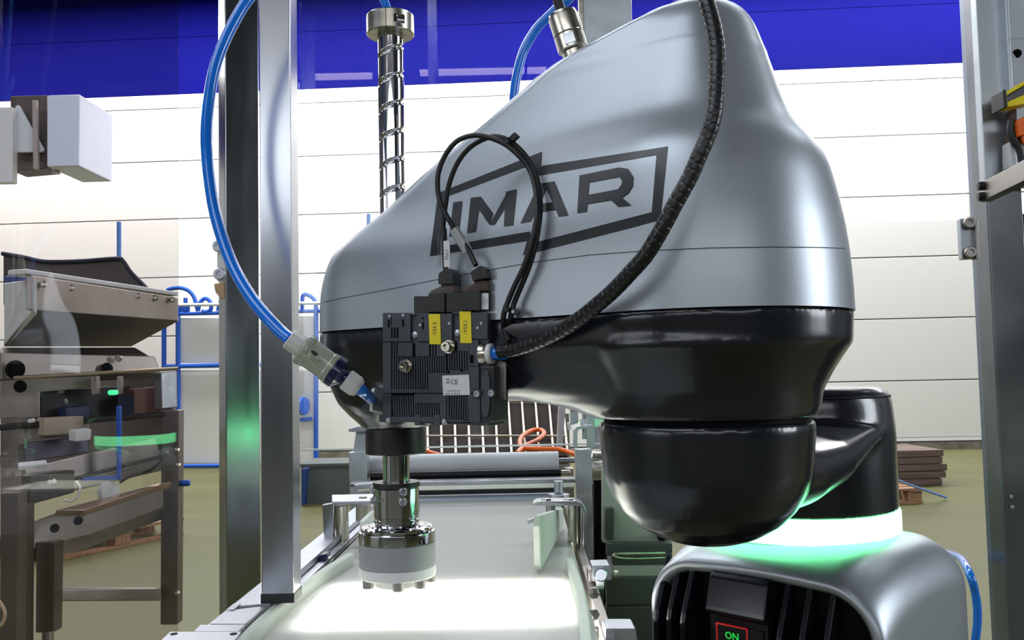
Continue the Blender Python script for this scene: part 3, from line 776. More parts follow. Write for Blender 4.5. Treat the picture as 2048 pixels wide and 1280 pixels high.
b = NB(); flathe(b, [(.009, .0387), (.0112, .0390), (.0116, .0395), (.0116, .0460), (.0098, .0475), (.0070, .0500), (.0062, .0510), (.0062, .0545)], fa, fx, 40); obj('filter_cap', b, navy, fil, label='navy blue cap')
b = NB()
for k in range(8):
    a = 2 * PI * k / 8 + .3; d = fu * math.cos(a) + fv * math.sin(a); t = fx.cross(d)
    box(b, fa + fx * .0326 + d * .0108 - t * .0028, t * .0056, d * .0016, fx * .0074, .0005)
obj('cap_lugs', b, clearp, fil, label='clear bayonet lugs')
b = NB(); flathe(b, [(.0060, .0530), (.0088, .0535), (.0094, .0545), (.0094, .0640), (.0080, .0665), (.0070, .0680), (.0050, .0680)], fa, fx, 6); obj('union_nut', b, whitep, fil, label='white hexagonal union nut')
fn = (CAM - fa).normalized(); fn = (fn - fx * fn.dot(fx)).normalized(); ft = fn.cross(fx).normalized()
if ft.z < 0: ft = -ft
b = NB(); c_ = fa + fx * .0170 + fn * .0110 + ft * .0020
prism(b, [c_ + fx * (.0030 * math.cos(t)) + ft * (.0014 * math.sin(t)) for t in [2 * PI * i / 24 for i in range(24)]], fn * .0002, 0)
text(b, 'VFI 8/6', fa + fx * .0235 + fn * .0112 + ft * .0012, fx, ft, .0012, .0001); text(b, '10.07.01.00014', fa + fx * .0205 + fn * .0113 - ft * .0008, fx, ft, .0011, .0001); text(b, '-0.9...7 bar', fa + fx * .0205 + fn * .0111 - ft * .0028, fx, ft, .0011, .0001)
obj('filter_print', b, printk, fbd)
hp = [(760, -620, .84), (700, -320, .81), (640, -160, .80), (560, -70, .79), (505, -12, .775), (478, 26, .77), (450, 80, .765), (430, 135, .76), (418, 200, .755), (413, 260, .75), (415, 320, .745), (425, 400, .735), (440, 462, .725), (465, 530, .71), (500, 592, .69), (535, 636, .675), (562, 664, .667)]
pts = [at(*p) for p in hp] + [fa - fx * .003]
b = NB(); tube(b, spline(pts, 8), .00490, 18); tag(obj('air_hose', b, bluet), 'long blue air hose arching down from the top edge into the clear filter', 'hose')
fe = fa + fx * .0590
b = NB(); tube(b, spline([fe - fx * .006, fe + fx * .002, fe + (el - fe) * .55 + fx * .0006, el - ea * .0005, el + ea * .006], 8), .0046, 16); tag(obj('air_hose', b, bluet), 'short blue air hose between the filter and the black ejector outlet', 'hose')

# ---------------------------------------------------------------- valve cables with clear sleeves and ties
def c5(x, y, off=0.0):
    return onpl(820 + x / 2.6667, 240 + y / 2.6667, EP + en * off, en)
def clear(p, gap=.009):
    r = (p - CAM).normalized(); h = BVH.ray_cast(CAM, r)
    if h[0] is None: return p
    dist = (p - CAM).length; lim = (h[0] - CAM).length - gap / max(.35, abs(h[1].dot(r)))
    return CAM + r * min(dist, lim)
capA = c5(372, 795, -.009); capB = c5(188, 792, -.009)
pa = [(352, 775, -.009), (318, 705, -.006), (262, 615, .000), (212, 540, .003), (168, 455, .004), (148, 370, .004), (152, 280, .004), (188, 188, .003), (252, 112, .002), (340, 82, .001), (430, 96, .000), (512, 132, -.001), (585, 195, -.002), (636, 262, -.003), (662, 335, -.004), (676, 425, -.005), (676, 520, -.006), (650, 650, -.006), (608, 780, -.006), (560, 880, -.007), (522, 970, -.008), (500, 1040, -.008), (500, 1110, -.006), (530, 1180, .002)]
pb = [(190, 800, -.009), (184, 700, -.007), (178, 620, -.006), (178, 545, -.005), (188, 460, -.005), (208, 345, -.005), (250, 235, -.005), (310, 155, -.005), (380, 108, -.006), (450, 88, -.006), (525, 108, -.0065), (600, 172, -.008), (652, 250, -.009), (682, 335, -.010), (694, 425, -.011), (692, 520, -.012), (672, 650, -.012), (640, 770, -.012), (596, 880, -.013), (558, 970, -.014), (538, 1045, -.013), (532, 1110, -.011), (556, 1190, -.002)]
b = NB(); tube(b, spline([clear(c5(*p), .011) for p in pa], 6), .00205, 12); tag(obj('valve_cable', b, rubber), 'black valve cable in the outer loop, running from the right-hand plug cap', 'cable')
b = NB(); tube(b, spline([clear(c5(*p), .0065) for p in pb], 6), .00205, 12); tag(obj('valve_cable', b, rubber), 'black valve cable in the inner loop, rising from the left-hand plug with white marker', 'cable')
# heat-shrink end, white marker, clear sleeves
b = NB(); cyl(b, c5(178, 580, -.005), c5(180, 640, -.0055), .0027, 16); tag(obj('cable_sleeve', b, rubber), 'short black shrink sleeve on the cable above the white marker', 'sleeve')
mk = thing('cable_marker', 'clear marker sleeve with white strip lettered Y53.2 above the left-hand plug', 'marker', c5(180, 790, -.007))
b = NB(); cyl(b, c5(158, 625, -.0045), c5(158, 785, -.0055), .0019, 14); cyl(b, c5(180, 625, -.004), c5(180, 785, -.005), .0031, 18); obj('clear_sleeve', b, clearp, mk)
A = c5(180, 645, -.0005); Bp = c5(213, 645, -.0005); C = c5(183, 785, -.0015)
b = NB(); box(b, A, Bp - A, C - A, en * .0008, .0002); obj('marker_strip', b, labelw, mk)
b = NB(); text(b, 'Y53.2', A + (Bp - A) * .55 + (C - A) * .53 + en * .0009, ZV, -eu, .0026, .0001); obj('marker_lettering', b, printk, mk)
b = NB(); cyl(b, c5(232, 580, .0015), c5(308, 700, -.004), .0041, 20)
tag(obj('cable_marker', b, mat('frosted_sleeve', (.66, .68, .72), 0, .2, trans=.25, coat=.5)), 'frosted clear marker sleeve slanting on the right-hand valve cable', 'marker')
def tie(name, c, d, lab, r1=.0052):
    t = thing('cable_tie', lab, 'cable tie', c)
    u, v = basis(d); d = V(d).normalized()
    b = NB(); rr = [c + (u * math.cos(a) * r1 + v * math.sin(a) * r1 * .75) for a in [2 * PI * k / 28 for k in range(28)]]
    loft(b, [[p - d * .0016 for p in rr], [p + d * .0016 for p in rr]], False, False)
    rr2 = [c + (p - c) * .8 for p in rr]
    loft(b, [[p + d * .0016 for p in rr], [p + d * .0016 for p in rr2], [p - d * .0016 for p in rr2], [p - d * .0016 for p in rr]], False, False)
    obj('strap', b, blackp, t)
    return t
c1 = clear(c5(525, 122, -.004), .009); d1 = (c5(570, 165, -.004) - c5(525, 122, -.004)).normalized()
t = tie('t', c1, d1, 'black cable tie with a block head at the top of the cable loop')
k_ = (c5(555, 95, -.004) - c5(525, 122, -.004)).normalized(); b = NB(); box(b, c1 + k_ * .0035 - d1 * .0025 - en * .002, k_ * .0060, d1 * .0050, en * .0045, .0006); obj('head', b, blackp, t)
c2 = clear(c5(522, 1010, -.0105), .009); d2_ = (c5(508, 1060, -.0105) - c5(522, 1010, -.0105)).normalized()
t = tie('t', c2, d2_, 'black cable tie holding both valve cables beside the ejector', .0054)
k_ = (c5(580, 1030, -.0105) - c5(522, 1010, -.0105)).normalized(); b = NB(); box(b, c2 + k_ * .0042 - d2_ * .0022 + en * .0005, k_ * .0065, d2_ * .0044, en * .0035, .0006); obj('head', b, blackp, t)
b = NB(); lathe(b, [(.0012, 0), (.0012, .0006), (.0002, .0006)], c2 + k_ * .0062 + en * .004, en, 12); obj('stub', b, alu, t)

# ---------------------------------------------------------------- black spiral-wrapped hose
hp = [(999, 702, .682), (1026, 699, .674), (1064, 688, .660), (1112, 667, .643), (1157, 639, .625), (1195, 609, .609), (1229, 579, .596), (1262, 544, .585), (1292, 510, .577), (1322, 461, .570), (1352, 405, .566), (1379, 356, .564), (1397, 315, .563), (1414, 276, .563), (1424, 245, .563), (1431, 205, .565), (1434, 140, .570), (1433, 94, .574), (1425, 47, .579), (1412, 0, .585), (1398, -45, .592), (1380, -110, .61), (1350, -230, .64), (1330, -420, .68)]
pts = resample(spline([at(*p) for p in hp], 30), .00062)
ph = 8.6
def rad(i, k):
    f = ((i / ph) + k / 16.0 * 1.0) % 1.0
    return .00550 * (1.0 - .035 * (1 - f) - (.09 if f > .90 else 0))
b = NB(); tube(b, pts, .0055, 16, rad=rad)
tag(obj('wrapped_hose', b, mat('spiral_wrap', (.013, .013, .014), 0, .33, nscale=300, nr=.1)), 'thick black spiral-wrapped hose sweeping up across the right of the robot cover', 'hose')
# ================================================================== backlit belt conveyor
BZ = H - .225
cv = thing('belt_conveyor', 'white backlit belt conveyor running away under the robot tool', 'conveyor', (-.07, 1.1, .75))
VPX = 1045
def cx_(X0, Y): return X0 + .0117 * Y            # conveyor direction
XL, XR = -.236, .058
b = NB(); Y0, Y1 = .45, 1.66
prof = []
n = 40
rings = []
for i in range(n + 1):
    Y = Y0 + (Y1 - Y0) * i / n
    zz = BZ - (.0006 * max(0, (Y - 1.50)) * 0)
    rings.append([V((cx_(XL, Y), Y, zz)), V((cx_(XR, Y), Y, zz)), V((cx_(XR, Y), Y, zz - .0016)), V((cx_(XL, Y), Y, zz - .0016))])
loft(b, rings); obj('belt', b, beltm, cv, label='white translucent belt', flat=True)
b = NB(); box(b, V((-.200, .818, BZ - .013)), V((.246, .0, 0)), V((.003, .172, 0)), V((0, 0, .004))); obj('light_panel', b, panelm, cv, label='glowing backlight under the belt')
b = NB(); box(b, V((-.225, .72, BZ - .055)), V((.28, 0, 0)), V((.008, .9, 0)), V((0, 0, .028)), .002); obj('bed', b, dsteel, cv)
# flexible white edge strips
zt_ = BZ + .013
def strip(pix, nm, lab):
    pts = spline([atz(px, py, zt_) for px, py in pix], 8)
    b = NB(); sweep(b, pts, [(-.0045, -.017), (.0045, -.017), (.0045, -.002), (.003, 0), (-.003, 0), (-.0045, -.002)])
    obj(nm, b, guidem, cv, label=lab)
strip(((452, 1310), (476, 1283), (527, 1232), (590, 1180), (650, 1137), (700, 1106)), 'edge_strip', 'white strip along the left edge of the belt')
strip(((1172, 1320), (1171, 1270), (1166, 1215), (1157, 1170), (1146, 1135), (1139, 1116)), 'edge_strip', 'white strip along the right edge of the belt')
# left side beam with its plates
BT = H - .212
b = NB(); box(b, V((-.275, .5, BT - .08)), V((.028, 0, 0)), V((.016, 1.35, 0)), V((0, 0, .078)), .001); obj('side_beam', b, alu, cv, label='left aluminium side beam')
pl = [((320, 1282), (340, 1263), (482, 1263), (465, 1285)), ((387, 1262), (401, 1249), (490, 1249), (476, 1262)), ((420, 1247), (454, 1221), (534, 1211), (490, 1247)), ((462, 1213), (496, 1186), (585, 1180), (540, 1206))]
for i, q in enumerate(pl):
    b = NB(); prism(b, [atz(px, py, BT + .002) for px, py in q], (0, 0, -.006), .0006); p_ = obj('top_plate', b, alu, cv)
    if i == 0:
        for px, py in ((348, 1268), (467, 1268)):
            b = NB(); c = atz(px, py, BT + .002); cyl(b, c - ZV * .001, c + ZV * .0004, .0030, 20); obj('bolt_hole', b, darkr, p_)
b = NB(); prism(b, [atz(px, py, BT + .0025) for px, py in ((453, 1220), (468, 1208), (482, 1208), (468, 1220))], (0, 0, .0006)); tag(obj('sticker', b, labelw), 'small white sticker on the conveyor side plate behind the post foot', 'label')
b = NB(); box(b, V((-.2365, .5, BT - .034)), V((.004, 0, 0)), V((.016, 1.2, 0)), V((0, 0, .022))); obj('belt_gap_shade', b, blackp, cv)  # black strip standing for the shade in the gap beside the belt
b = NB(); box(b, V((-.2465, .5, BT - .04)), V((.0095, 0, 0)), V((.016, 1.2, 0)), V((0, 0, .030)), .0008); obj('inner_rail', b, alu, cv, label='aluminium rail beside the belt')
# right side frame
b = NB(); box(b, V((.070, .5, BZ - .07)), V((.010, 0, 0)), V((.014, 1.1, 0)), V((0, 0, .062)), .001); obj('side_beam', b, dsteel, cv, label='right dark side beam')
for px, py in ((1186, 1185), (1186, 1228), (1192, 1262)):
    b = NB(); c = at(px, py, .86); lathe(b, [(.0055, 0), (.0055, .004), (.003, .006), (.0001, .006)], c, V((.3, -1, 0)), 6); obj('frame_bolt', b, dsteel, cv)
# end of the belt: rollers and bars
def bar(nm, px0, px1, py0, py1, Y, m, depth=.02, lab=None, par=cv, bev=.001):
    a = at(px0, py0, Y); c = at(px1, py1, Y)
    # follow the level, not the tilted picture
    zz1 = at((px0 + px1) / 2, py0, Y).z; zz0 = at((px0 + px1) / 2, py1, Y).z
    b = NB(); box(b, V((a.x, Y, zz0)), V((c.x - a.x, 0, 0)), V((0, depth, 0)), V((0, 0, zz1 - zz0)), bev); return obj(nm, b, m, par, label=lab)
def roll(nm, px0, px1, py, Y, r, m, lab=None, par=cv):
    zz = at((px0 + px1) / 2, py, Y).z; a = at(px0, py, Y); c = at(px1, py, Y)
    b = NB(); cyl(b, V((a.x, Y, zz)), V((c.x, Y, zz)), r, 28, .001); return obj(nm, b, m, par, label=lab)
roll('tail_roller', 745, 1112, 1003, 1.62, .0125, mat('blue_grey_roller', (.42, .48, .55), .2, .4), 'blue-grey roller at the end of the belt')
bar('end_plate', 745, 1100, 1014, 1036, 1.585, mat('grey_end_plate', (.50, .50, .53), .1, .5), .015)
bar('gap_shade_bar', 745, 1118, 980, 998, 1.66, blackp, .03, 'black bar for the shaded gap')  # black box in place of the shaded gap behind the roller
nf = thing('infeed_roller_unit', 'cross rollers and black bars at the far end of the white belt', 'rollers', at(960, 960, 1.75))
roll('drive_roller', 740, 1117, 930, 1.76, .0230, mat('pale_grey_roller', (.62, .64, .67), .05, .45), 'pale grey roller', nf)
bar('extrusion', 740, 1122, 942, 966, 1.70, blackp, .02, 'black extrusion', nf)
bar('extrusion_groove', 740, 1122, 951, 955, 1.698, darkr, .004, None, nf, 0)
roll('shaft_end', 1117, 1150, 921, 1.76, .005, steel, None, nf)
for py in (946, 962):
    roll('shaft_stub', 1122, 1140, py, 1.70, .0055, nickel, None, nf)
bar('acrylic_bar', 700, 1152, 962, 970, 1.60, steel, .035, None, nf)
bar('acrylic_edge', 715, 1150, 970, 979, 1.598, mat('lit_acrylic', (.9, .92, .82), 0, .2), .004, 'pale acrylic edge', nf)  # light in the acrylic edge is put into this pale colour
# side plates of the far end
def plate(nm, par, pix, Y, th, m, lab=None, bev=.001):
    b = NB(); prism(b, [at(px, py, Y) for px, py in pix], (0, th, 0), bev); return obj(nm, b, m, par, label=lab)
sl_ = thing('side_stand', 'pale steel upright left of the far belt end, behind the gripper', 'bracket', at(715, 1100, 1.70))
plate('web', sl_, ((697, 905), (734, 903), (736, 1105), (704, 1108)), 1.70, .03, steel2)
plate('hook_plate', sl_, ((712, 862), (734, 850), (738, 905), (706, 905)), 1.71, .012, steel2)
plate('hook_top', sl_, ((696, 858), (718, 852), (740, 853), (738, 863), (698, 864)), 1.68, .03, alu)
sr_ = thing('side_stand', 'pale steel upright right of the far belt end, beside the robot cup', 'bracket', at(1170, 1130, 1.66))
plate('web', sr_, ((1151, 900), (1183, 898), (1188, 1132), (1156, 1135)), 1.66, .03, steel2)
b = NB(); hk = [(1148, 896), (1148, 860), (1153, 853), (1186, 850), (1186, 856), (1158, 859), (1155, 864), (1155, 896)]
prism(b, [at(px, py, 1.655) for px, py in hk], (0, .03, 0), .0008); obj('hook', b, steel2, sr_)
b = NB(); cyl(b, at(1169, 878, 1.67), at(1169, 812, 1.67), .0042, 14); cyl(b, at(1168, 853, 1.67), at(1168, 838, 1.67), .008, 6); obj('adjust_bolt', b, steel, sr_)
b = NB(); cyl(b, at(1168, 816, 1.67), at(1168, 808, 1.67), .0075, 6); obj('bolt_head', b, greent, sr_, label='green-lit bolt head')  # not a lamp: green light on the bolt put in as a glow
plate('rear_web', sr_, ((1172, 800), (1188, 800), (1190, 900), (1174, 900)), 1.72, .01, steel2)
# guide brackets on the two sides of the belt
gl = thing('guide_bracket', 'steel guide bracket with rod left of the gripper above the belt edge', 'bracket', at(690, 1118, 1.24))
plate('angle', gl, ((644, 1010), (668, 1006), (666, 1105), (650, 1112)), 1.22, .012, steel)
b = NB(); cyl(b, at(682, 1010, 1.24), at(687, 1117, 1.24), .0093, 24, .001); obj('rod', b, nickel, gl)
b = NB(); zc_ = at(705, 1004, 1.24).z; prism(b, [V((at(x, 1004, y).x, y, zc_)) for x, y in ((664, 1.22), (750, 1.22), (750, 1.29), (664, 1.29))], (0, 0, .004), .001); obj('top_bar', b, alu, gl)
b = NB(); cyl(b, at(727, 1009, 1.25), at(727, 1041, 1.25), .0105, 8); obj('nut', b, nickel, gl)
b = NB(); cyl(b, at(726, 1000, 1.25), at(726, 993, 1.25), .006, 6); obj('bolt_head', b, dsteel, gl)
plate('guide_board', gl, ((719, 1042), (729, 1042), (728, 1150), (721, 1152)), 1.13, .10, guidem, 'white guide board')
plate('rail_end', gl, ((613, 1135), (640, 1110), (655, 1107), (655, 1116), (617, 1142)), 1.10, .02, navy, 'dark blue rail end')
plate('outer_bracket', gl, ((707, 970), (742, 967), (745, 976), (712, 979)), 1.55, .03, alu)
gr = thing('guide_bracket', 'bent steel guide bracket holding the white board right of the belt', 'bracket', at(1140, 1120, 1.20))
b = NB(); tp = [(1066, 1008), (1075, 1003), (1152, 1002), (1166, 1007), (1173, 1020), (1173, 1130), (1165, 1130), (1166, 1022), (1160, 1012), (1075, 1011)]
prism(b, [at(px, py, 1.20) for px, py in tp], (0, .032, 0), .0008); obj('bent_strap', b, steel, gr)
for px, r in ((1144, .0060), (1152, .0058)):
    b = NB(); cyl(b, at(px, 1011, 1.21 + (r == .0058) * .02), at(px + 1, 1121, 1.21 + (r == .0058) * .02), r, 20); obj('rod', b, nickel, gr)
b = NB(); cyl(b, at(1101, 1011, 1.22), at(1101, 1047, 1.22), .0062, 8); obj('nut', b, dsteel, gr)
for px in (1092, 1137):
    b = NB(); cyl(b, at(px, 1003, 1.215), at(px, 997, 1.215), .0075, 6, .0005); obj('bolt_head', b, steel, gr)
pn = at(1082, 1145, 1.02); pf = at(1128, 1068, 1.30); tn = V((pn.x, pn.y, at(1080, 1034, 1.02).z)); tf = V((pf.x, pf.y, at(1128, 1016, pf.y).z))
sd = (pf - pn); sd.z = 0; sd.normalize(); sn = V((sd.y, -sd.x, 0))
b = NB(); prism(b, [V((pn.x, pn.y, BZ + .003)) + sd * .004, V((pf.x, pf.y, BZ + .003)), tf, tn + sd * .012, tn - ZV * .010, V((pn.x, pn.y, BZ + .008))], sn * -.008, .0015); obj('guide_board', b, guidem, gr, label='white guide board')
b = NB(); cyl(b, at(1055, 1045, 1.05), at(1077, 1036, 1.05), .0022, 12); obj('pin', b, steel, gr)
b = NB(); cyl(b, at(1118, 988, 1.55), at(1118, 1000, 1.55), .018, 20); cyl(b, at(1117, 962, 1.56), at(1117, 985, 1.56), .008, 12); obj('standoff', b, alu, gr)

# ---------------------------------------------------------------- grid conveyor further back
gc = thing('wire_grid_conveyor', 'brown wire grid conveyor behind the rollers, under the ejector', 'conveyor', at(980, 900, 2.6))
a = at(800, 912, 2.3); c = at(1135, 912, 2.3); a2 = at(800, 806, 3.1); c2 = at(1125, 806, 3.1)
b = NB(); prism(b, [a, c, c2, a2], (0, 0, -.02)); obj('bed', b, mat('brown_bed', (.028, .021, .017), .0, .9, spec=.05, nscale=12, nc=.3), gc)
for i in range(13):
    t = i / 12; p0 = a + (c - a) * t + ZV * .006; p1 = a2 + (c2 - a2) * t + ZV * .006
    b = NB(); cyl(b, p0, p1, .0035, 8); obj('grid_rod', b, mat('rod_bronze', (.75, .62, .5), .8, .35) if i == 0 else MATS['rod_bronze'], gc)
for t in (0.25, .98):
    p0 = a + (a2 - a) * t + ZV * .010; p1 = c + (c2 - c) * t + ZV * .010
    b = NB(); cyl(b, p0, p1, .003, 8); obj('cross_rod', b, MATS['rod_bronze'], gc)
for px, Y in ((812, 2.35), (1126, 2.35), (812, 3.05), (1122, 3.05)):
    q = at(px, 912 if Y < 2.5 else 808, Y); b = NB(); cbox(b, (q.x, Y, (q.z - .03) / 2), .05, .05, q.z - .03, 0, .003); obj('leg', b, dsteel, gc)
b = NB(); prism(b, [at(px, py, 3.15) for px, py in ((800, 792), (1130, 786), (1122, 822), (800, 826))], (0, .1, 0), .004); obj('shiny_tray', b, nickel, gc)
b = NB(); prism(b, [at(px, py, 3.14) for px, py in ((800, 824), (1122, 820), (1116, 840), (800, 840))], (0, .1, 0), .002); obj('dark_rail', b, darkr, gc)
b = NB(); prism(b, [at(px, py, 2.4) for px, py in ((1118, 795), (1133, 790), (1124, 912), (1113, 912))], (0, .03, 0), .002); obj('white_post', b, labelw, gc)
bedn = (c - a).cross(a2 - a).normalized()
if bedn.z < 0: bedn = -bedn
bed0 = a + bedn * .019
b = NB(); tube(b, spline([onpl(x, y, bed0, bedn) for x, y in ((1034, 906), (1050, 892), (1075, 880), (1088, 868), (1082, 860), (1064, 861), (1045, 872), (1040, 886), (1050, 896), (1085, 898), (1120, 899), (1152, 909))], 8), .0062, 12)
tag(obj('cable', b, orange), 'orange cable lying in a loop over the wire grid conveyor', 'cable')
b = NB(); tube(b, spline([onpl(x, y, bed0, bedn) for x, y in ((835, 900), (850, 901), (866, 906), (880, 910))], 6), .005, 10)
tag(obj('cable', b, orange), 'short piece of orange cable beside the black gland of the robot', 'cable')
b = NB(); cyl(b, at(1147, 786, 2.2), at(1147, 822, 2.2), .006, 12); tag(obj('cable', b, redp), 'short red cable above the right-hand hook bracket', 'cable')
jb = thing('connector_block', 'small grey connector under the red cable by the hook bracket', 'connector', at(1148, 850, 2.2))
plate('body', jb, ((1141, 820), (1156, 816), (1157, 846), (1142, 850)), 2.2, .03, steel2); plate('plug', jb, ((1135, 846), (1142, 845), (1142, 860), (1136, 860)), 2.2, .02, whitep)
# motor drum and machine side right of the belt
dr = thing('drive_motor', 'round metal motor cap between the right upright and the robot cup', 'motor', at(1198, 930, 1.72))
b = NB(); lathe(b, [(.001, -.002), (.034, 0), (.036, .002), (.036, .05), (.034, .052)], at(1185, 936, 1.75), (1, -.15, 0), 36); obj('cap', b, nickel, dr)
b = NB(); box(b, at(1186, 1150, 1.74), V((.028, 0, 0)), V((0, .05, 0)), V((0, 0, .175)), .002); obj('bracket', b, darkr, dr)
ms = thing('machine_base', 'green-lit machine cabinet panels behind the robot base, right of the belt', 'cabinet', at(1270, 1270, 1.30))
gpan = mat('green_lit_panel', (.42, .47, .38), .2, .45, nscale=8, nc=.1); dpan = mat('dark_green_lit_panel', (.06, .075, .062), .2, .45, nscale=8, nc=.2)  # green light on the machine side is put into both panel colours
def mplate(nm, pix, Y, m, th=.02, par=ms): return plate(nm, par, pix, Y, th, m, None, .002)
mplate('upper_panel', ((1205, 930), (1345, 930), (1345, 1086), (1205, 1086)), 1.42, gpan)
mplate('cover_strip', ((1211, 1018), (1228, 1017), (1228, 1080), (1212, 1081)), 1.40, dpan, .02)
mplate('corner_block', ((1317, 1068), (1332, 1068), (1332, 1082), (1318, 1082)), 1.40, darkr, .02)
mplate('shelf', ((1214, 1087), (1345, 1086), (1345, 1108), (1214, 1112)), 1.38, dpan)
b = NB(); tube(b, spline([at(x, y, 1.36) for x, y in ((1226, 1112), (1232, 1108), (1260, 1107), (1330, 1106))], 6), .0025, 10); tube(b, spline([at(x, y, 1.36) for x, y in ((1226, 1112), (1245, 1116), (1280, 1117), (1330, 1115))], 6), .0015, 10); obj('recess_lip', b, nickel, ms)
mplate('recess', ((1224, 1108), (1345, 1106), (1345, 1132), (1226, 1132)), 1.375, dpan)
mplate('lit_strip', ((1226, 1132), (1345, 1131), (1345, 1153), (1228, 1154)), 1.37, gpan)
mplate('middle_panel', ((1212, 1155), (1345, 1154), (1345, 1209), (1214, 1211)), 1.36, dpan)
mplate('lower_panel', ((1212, 1213), (1345, 1212), (1345, 1400), (1214, 1400)), 1.36, dpan)
b = NB(); cyl(b, at(1228, 1149, 1.34), at(1236, 1149, 1.34), .006, 8); obj('panel_bolt', b, nickel, ms)
mplate('edge_profile', ((1188, 960), (1210, 960), (1214, 1400), (1190, 1400)), 1.45, darkr)
cl = thing('clamp', 'silver clamp block with bolts on the right belt frame below the bracket', 'clamp', at(1205, 1165, 1.02))
plate('block', cl, ((1184, 1131), (1219, 1130), (1224, 1160), (1186, 1164)), 1.0, .03, alu); plate('arm', cl, ((1194, 1160), (1209, 1160), (1208, 1178), (1194, 1180)), .99, .02, labelw)
b = NB(); cyl(b, at(1202, 1150, .995), at(1202, 1150, .98), .007, 20, .001); obj('knob', b, steel, cl)
plate('clamp_bar', cl, ((1176, 1140), (1186, 1138), (1186, 1166), (1178, 1168)), 1.01, .02, dsteel); plate('lower_arm', cl, ((1196, 1178), (1208, 1178), (1202, 1290), (1192, 1290)), 1.0, .015, dpan)
bk = NB(); prism(bk, [at(px, py, .80) for px, py in ((1211, 1300), (1211, 1260), (1214, 1256), (1268, 1256), (1272, 1259), (1278, 1300))], (0, .03, 0), .001)
tag(obj('end_block', bk, alu), 'small silver block at the bottom edge left of the dark grille', 'block')
# ================================================================== guard posts and panes
def pl(par, nm, pix, Y, th, m, lab=None, bev=.001):
    b = NB(); prism(b, [at(px, py, Y) for px, py in pix], (0, th, 0), bev); return obj(nm, b, m, par, label=lab)
# left front post: box profile on the conveyor beam
xl = (518 - 1024) / 1800 * .85; xr = (582 - 1024) / 1800 * .85
fp = thing('guard_post', 'bright brushed steel box post left of the robot, on the conveyor beam', 'post', (xl + .015, .87, BT))
b = NB(); box(b, V((xl, .852, BT + .003)), V((xr - xl, 0, 0)), V((0, .030, 0)), V((0, 0, 1.35)), .0015); obj('profile', b, steel, fp)
b = NB(); box(b, V((xl - .0006, .8514, BT + .002)), V((xr - xl + .0012, 0, 0)), V((0, .0312, 0)), V((0, 0, .009)), .0006); obj('foot', b, blackp, fp, label='dark band for the shade at the foot')  # black band added for the shade at the bottom of the post
# left rear post, turned 45 degrees to the right
rp = thing('guard_post', 'duller wide steel post behind the bright post, turned towards the robot', 'post', (-.46, 1.54, 0))
pa_ = at(452, 900, 1.52); pb_ = at(521, 900, 1.551); dd = pb_ - pa_; dd.z = 0
b = NB(); box(b, V((pa_.x, pa_.y, .0)), dd, V((-.025, .04, 0)), V((0, 0, 2.6)), .002); obj('profile', b, mat('satin_post_steel', (.40, .42, .44), 1.0, .19, nscale=40, nr=.03, nc=.06, stretch=(1, 1, .15)), rp)
hb = thing('hinge_plate', 'steel hinge plate with two round bolts left of the dull post', 'hinge', at(442, 520, 1.52))
pl(hb, 'plate', ((434, 482), (453, 482), (453, 562), (434, 562)), 1.522, .006, labelw)
for px, py in ((438, 492), (440, 548)):
    b = NB(); c = at(px, py, 1.512); lathe(b, [(.0103, 0), (.0106, .0024), (.0090, .006), (.0048, .006), (.0048, .0036), (.0002, .0036)], c, (0, -1, 0), 24); obj('hinge_bolt', b, alu, hb)
b = NB(); prism(b, [at(px, py, 1.53) for px, py in ((427, 567), (453, 564), (453, 602), (440, 596), (430, 584))], (0, .02, 0), .002); tag(obj('door_catch', b, mat('tan_catch', (.55, .36, .2), .3, .4)), 'rounded tan door catch under the hinge plate', 'catch')
# post behind the top of the robot
bp = thing('guard_post', 'blue-lit steel post behind the top of the robot cover', 'post', (.33, 2.3, .4))
x0 = at(1166, 30, 2.3); x1 = at(1264, 30, 2.3)
b = NB(); box(b, V((x0.x, 2.3, .4)), V((x1.x - x0.x, 0, 0)), V((0, .06, 0)), V((0, 0, 2.6)), .003); obj('profile', b, steel2, bp)
b = NB(); box(b, V((x0.x - .012, 2.29, .4)), V((.012, 0, 0)), V((0, .02, 0)), V((0, 0, 2.6)), .001); obj('edge_strip', b, nickel, bp)
# right post group
rpg = thing('guard_post', 'tall dark steel corner post at the right edge of the picture', 'post', (.50, .96, 0))
X = lambda px, Y: (px - 1024) / 1800 * Y
b = NB(); box(b, V((X(1987, .95), .95, 0)), V((.038, 0, 0)), V((0, .030, 0)), V((0, 0, 2.3)), .002); obj('profile', b, mat('dark_post_steel', (.20, .21, .22), .85, .33, nscale=10, nr=.06, nc=.2), rpg)
b = NB(); cyl(b, V((X(1979, .985), .985, 0)), V((X(1979, .985), .985, 2.3)), .0065, 20); obj('round_edge', b, steel, rpg, label='rounded pale edge')
b = NB(); cyl(b, V((X(1971, 1.0), 1.0, 0)), V((X(1971, 1.0), 1.0, 2.3)), .002, 10); obj('gasket', b, labelw, rpg)
b = NB(); box(b, V((X(1982, .96), .962, 0)), V((.008, 0, 0)), V((0, .03, 0)), V((0, 0, 2.3)), .001); obj('side_web', b, mat('blue_grey_steel', (.24, .27, .33), .8, .35), rpg)
for px, py in ((2022, 993), (2024, 1014)):
    b = NB(); c = at(px, py, .948); lathe(b, [(.0022, 0), (.002, .001), (.0002, .0012)], c, (0, -1, 0), 12); obj('rivet', b, alu, rpg)
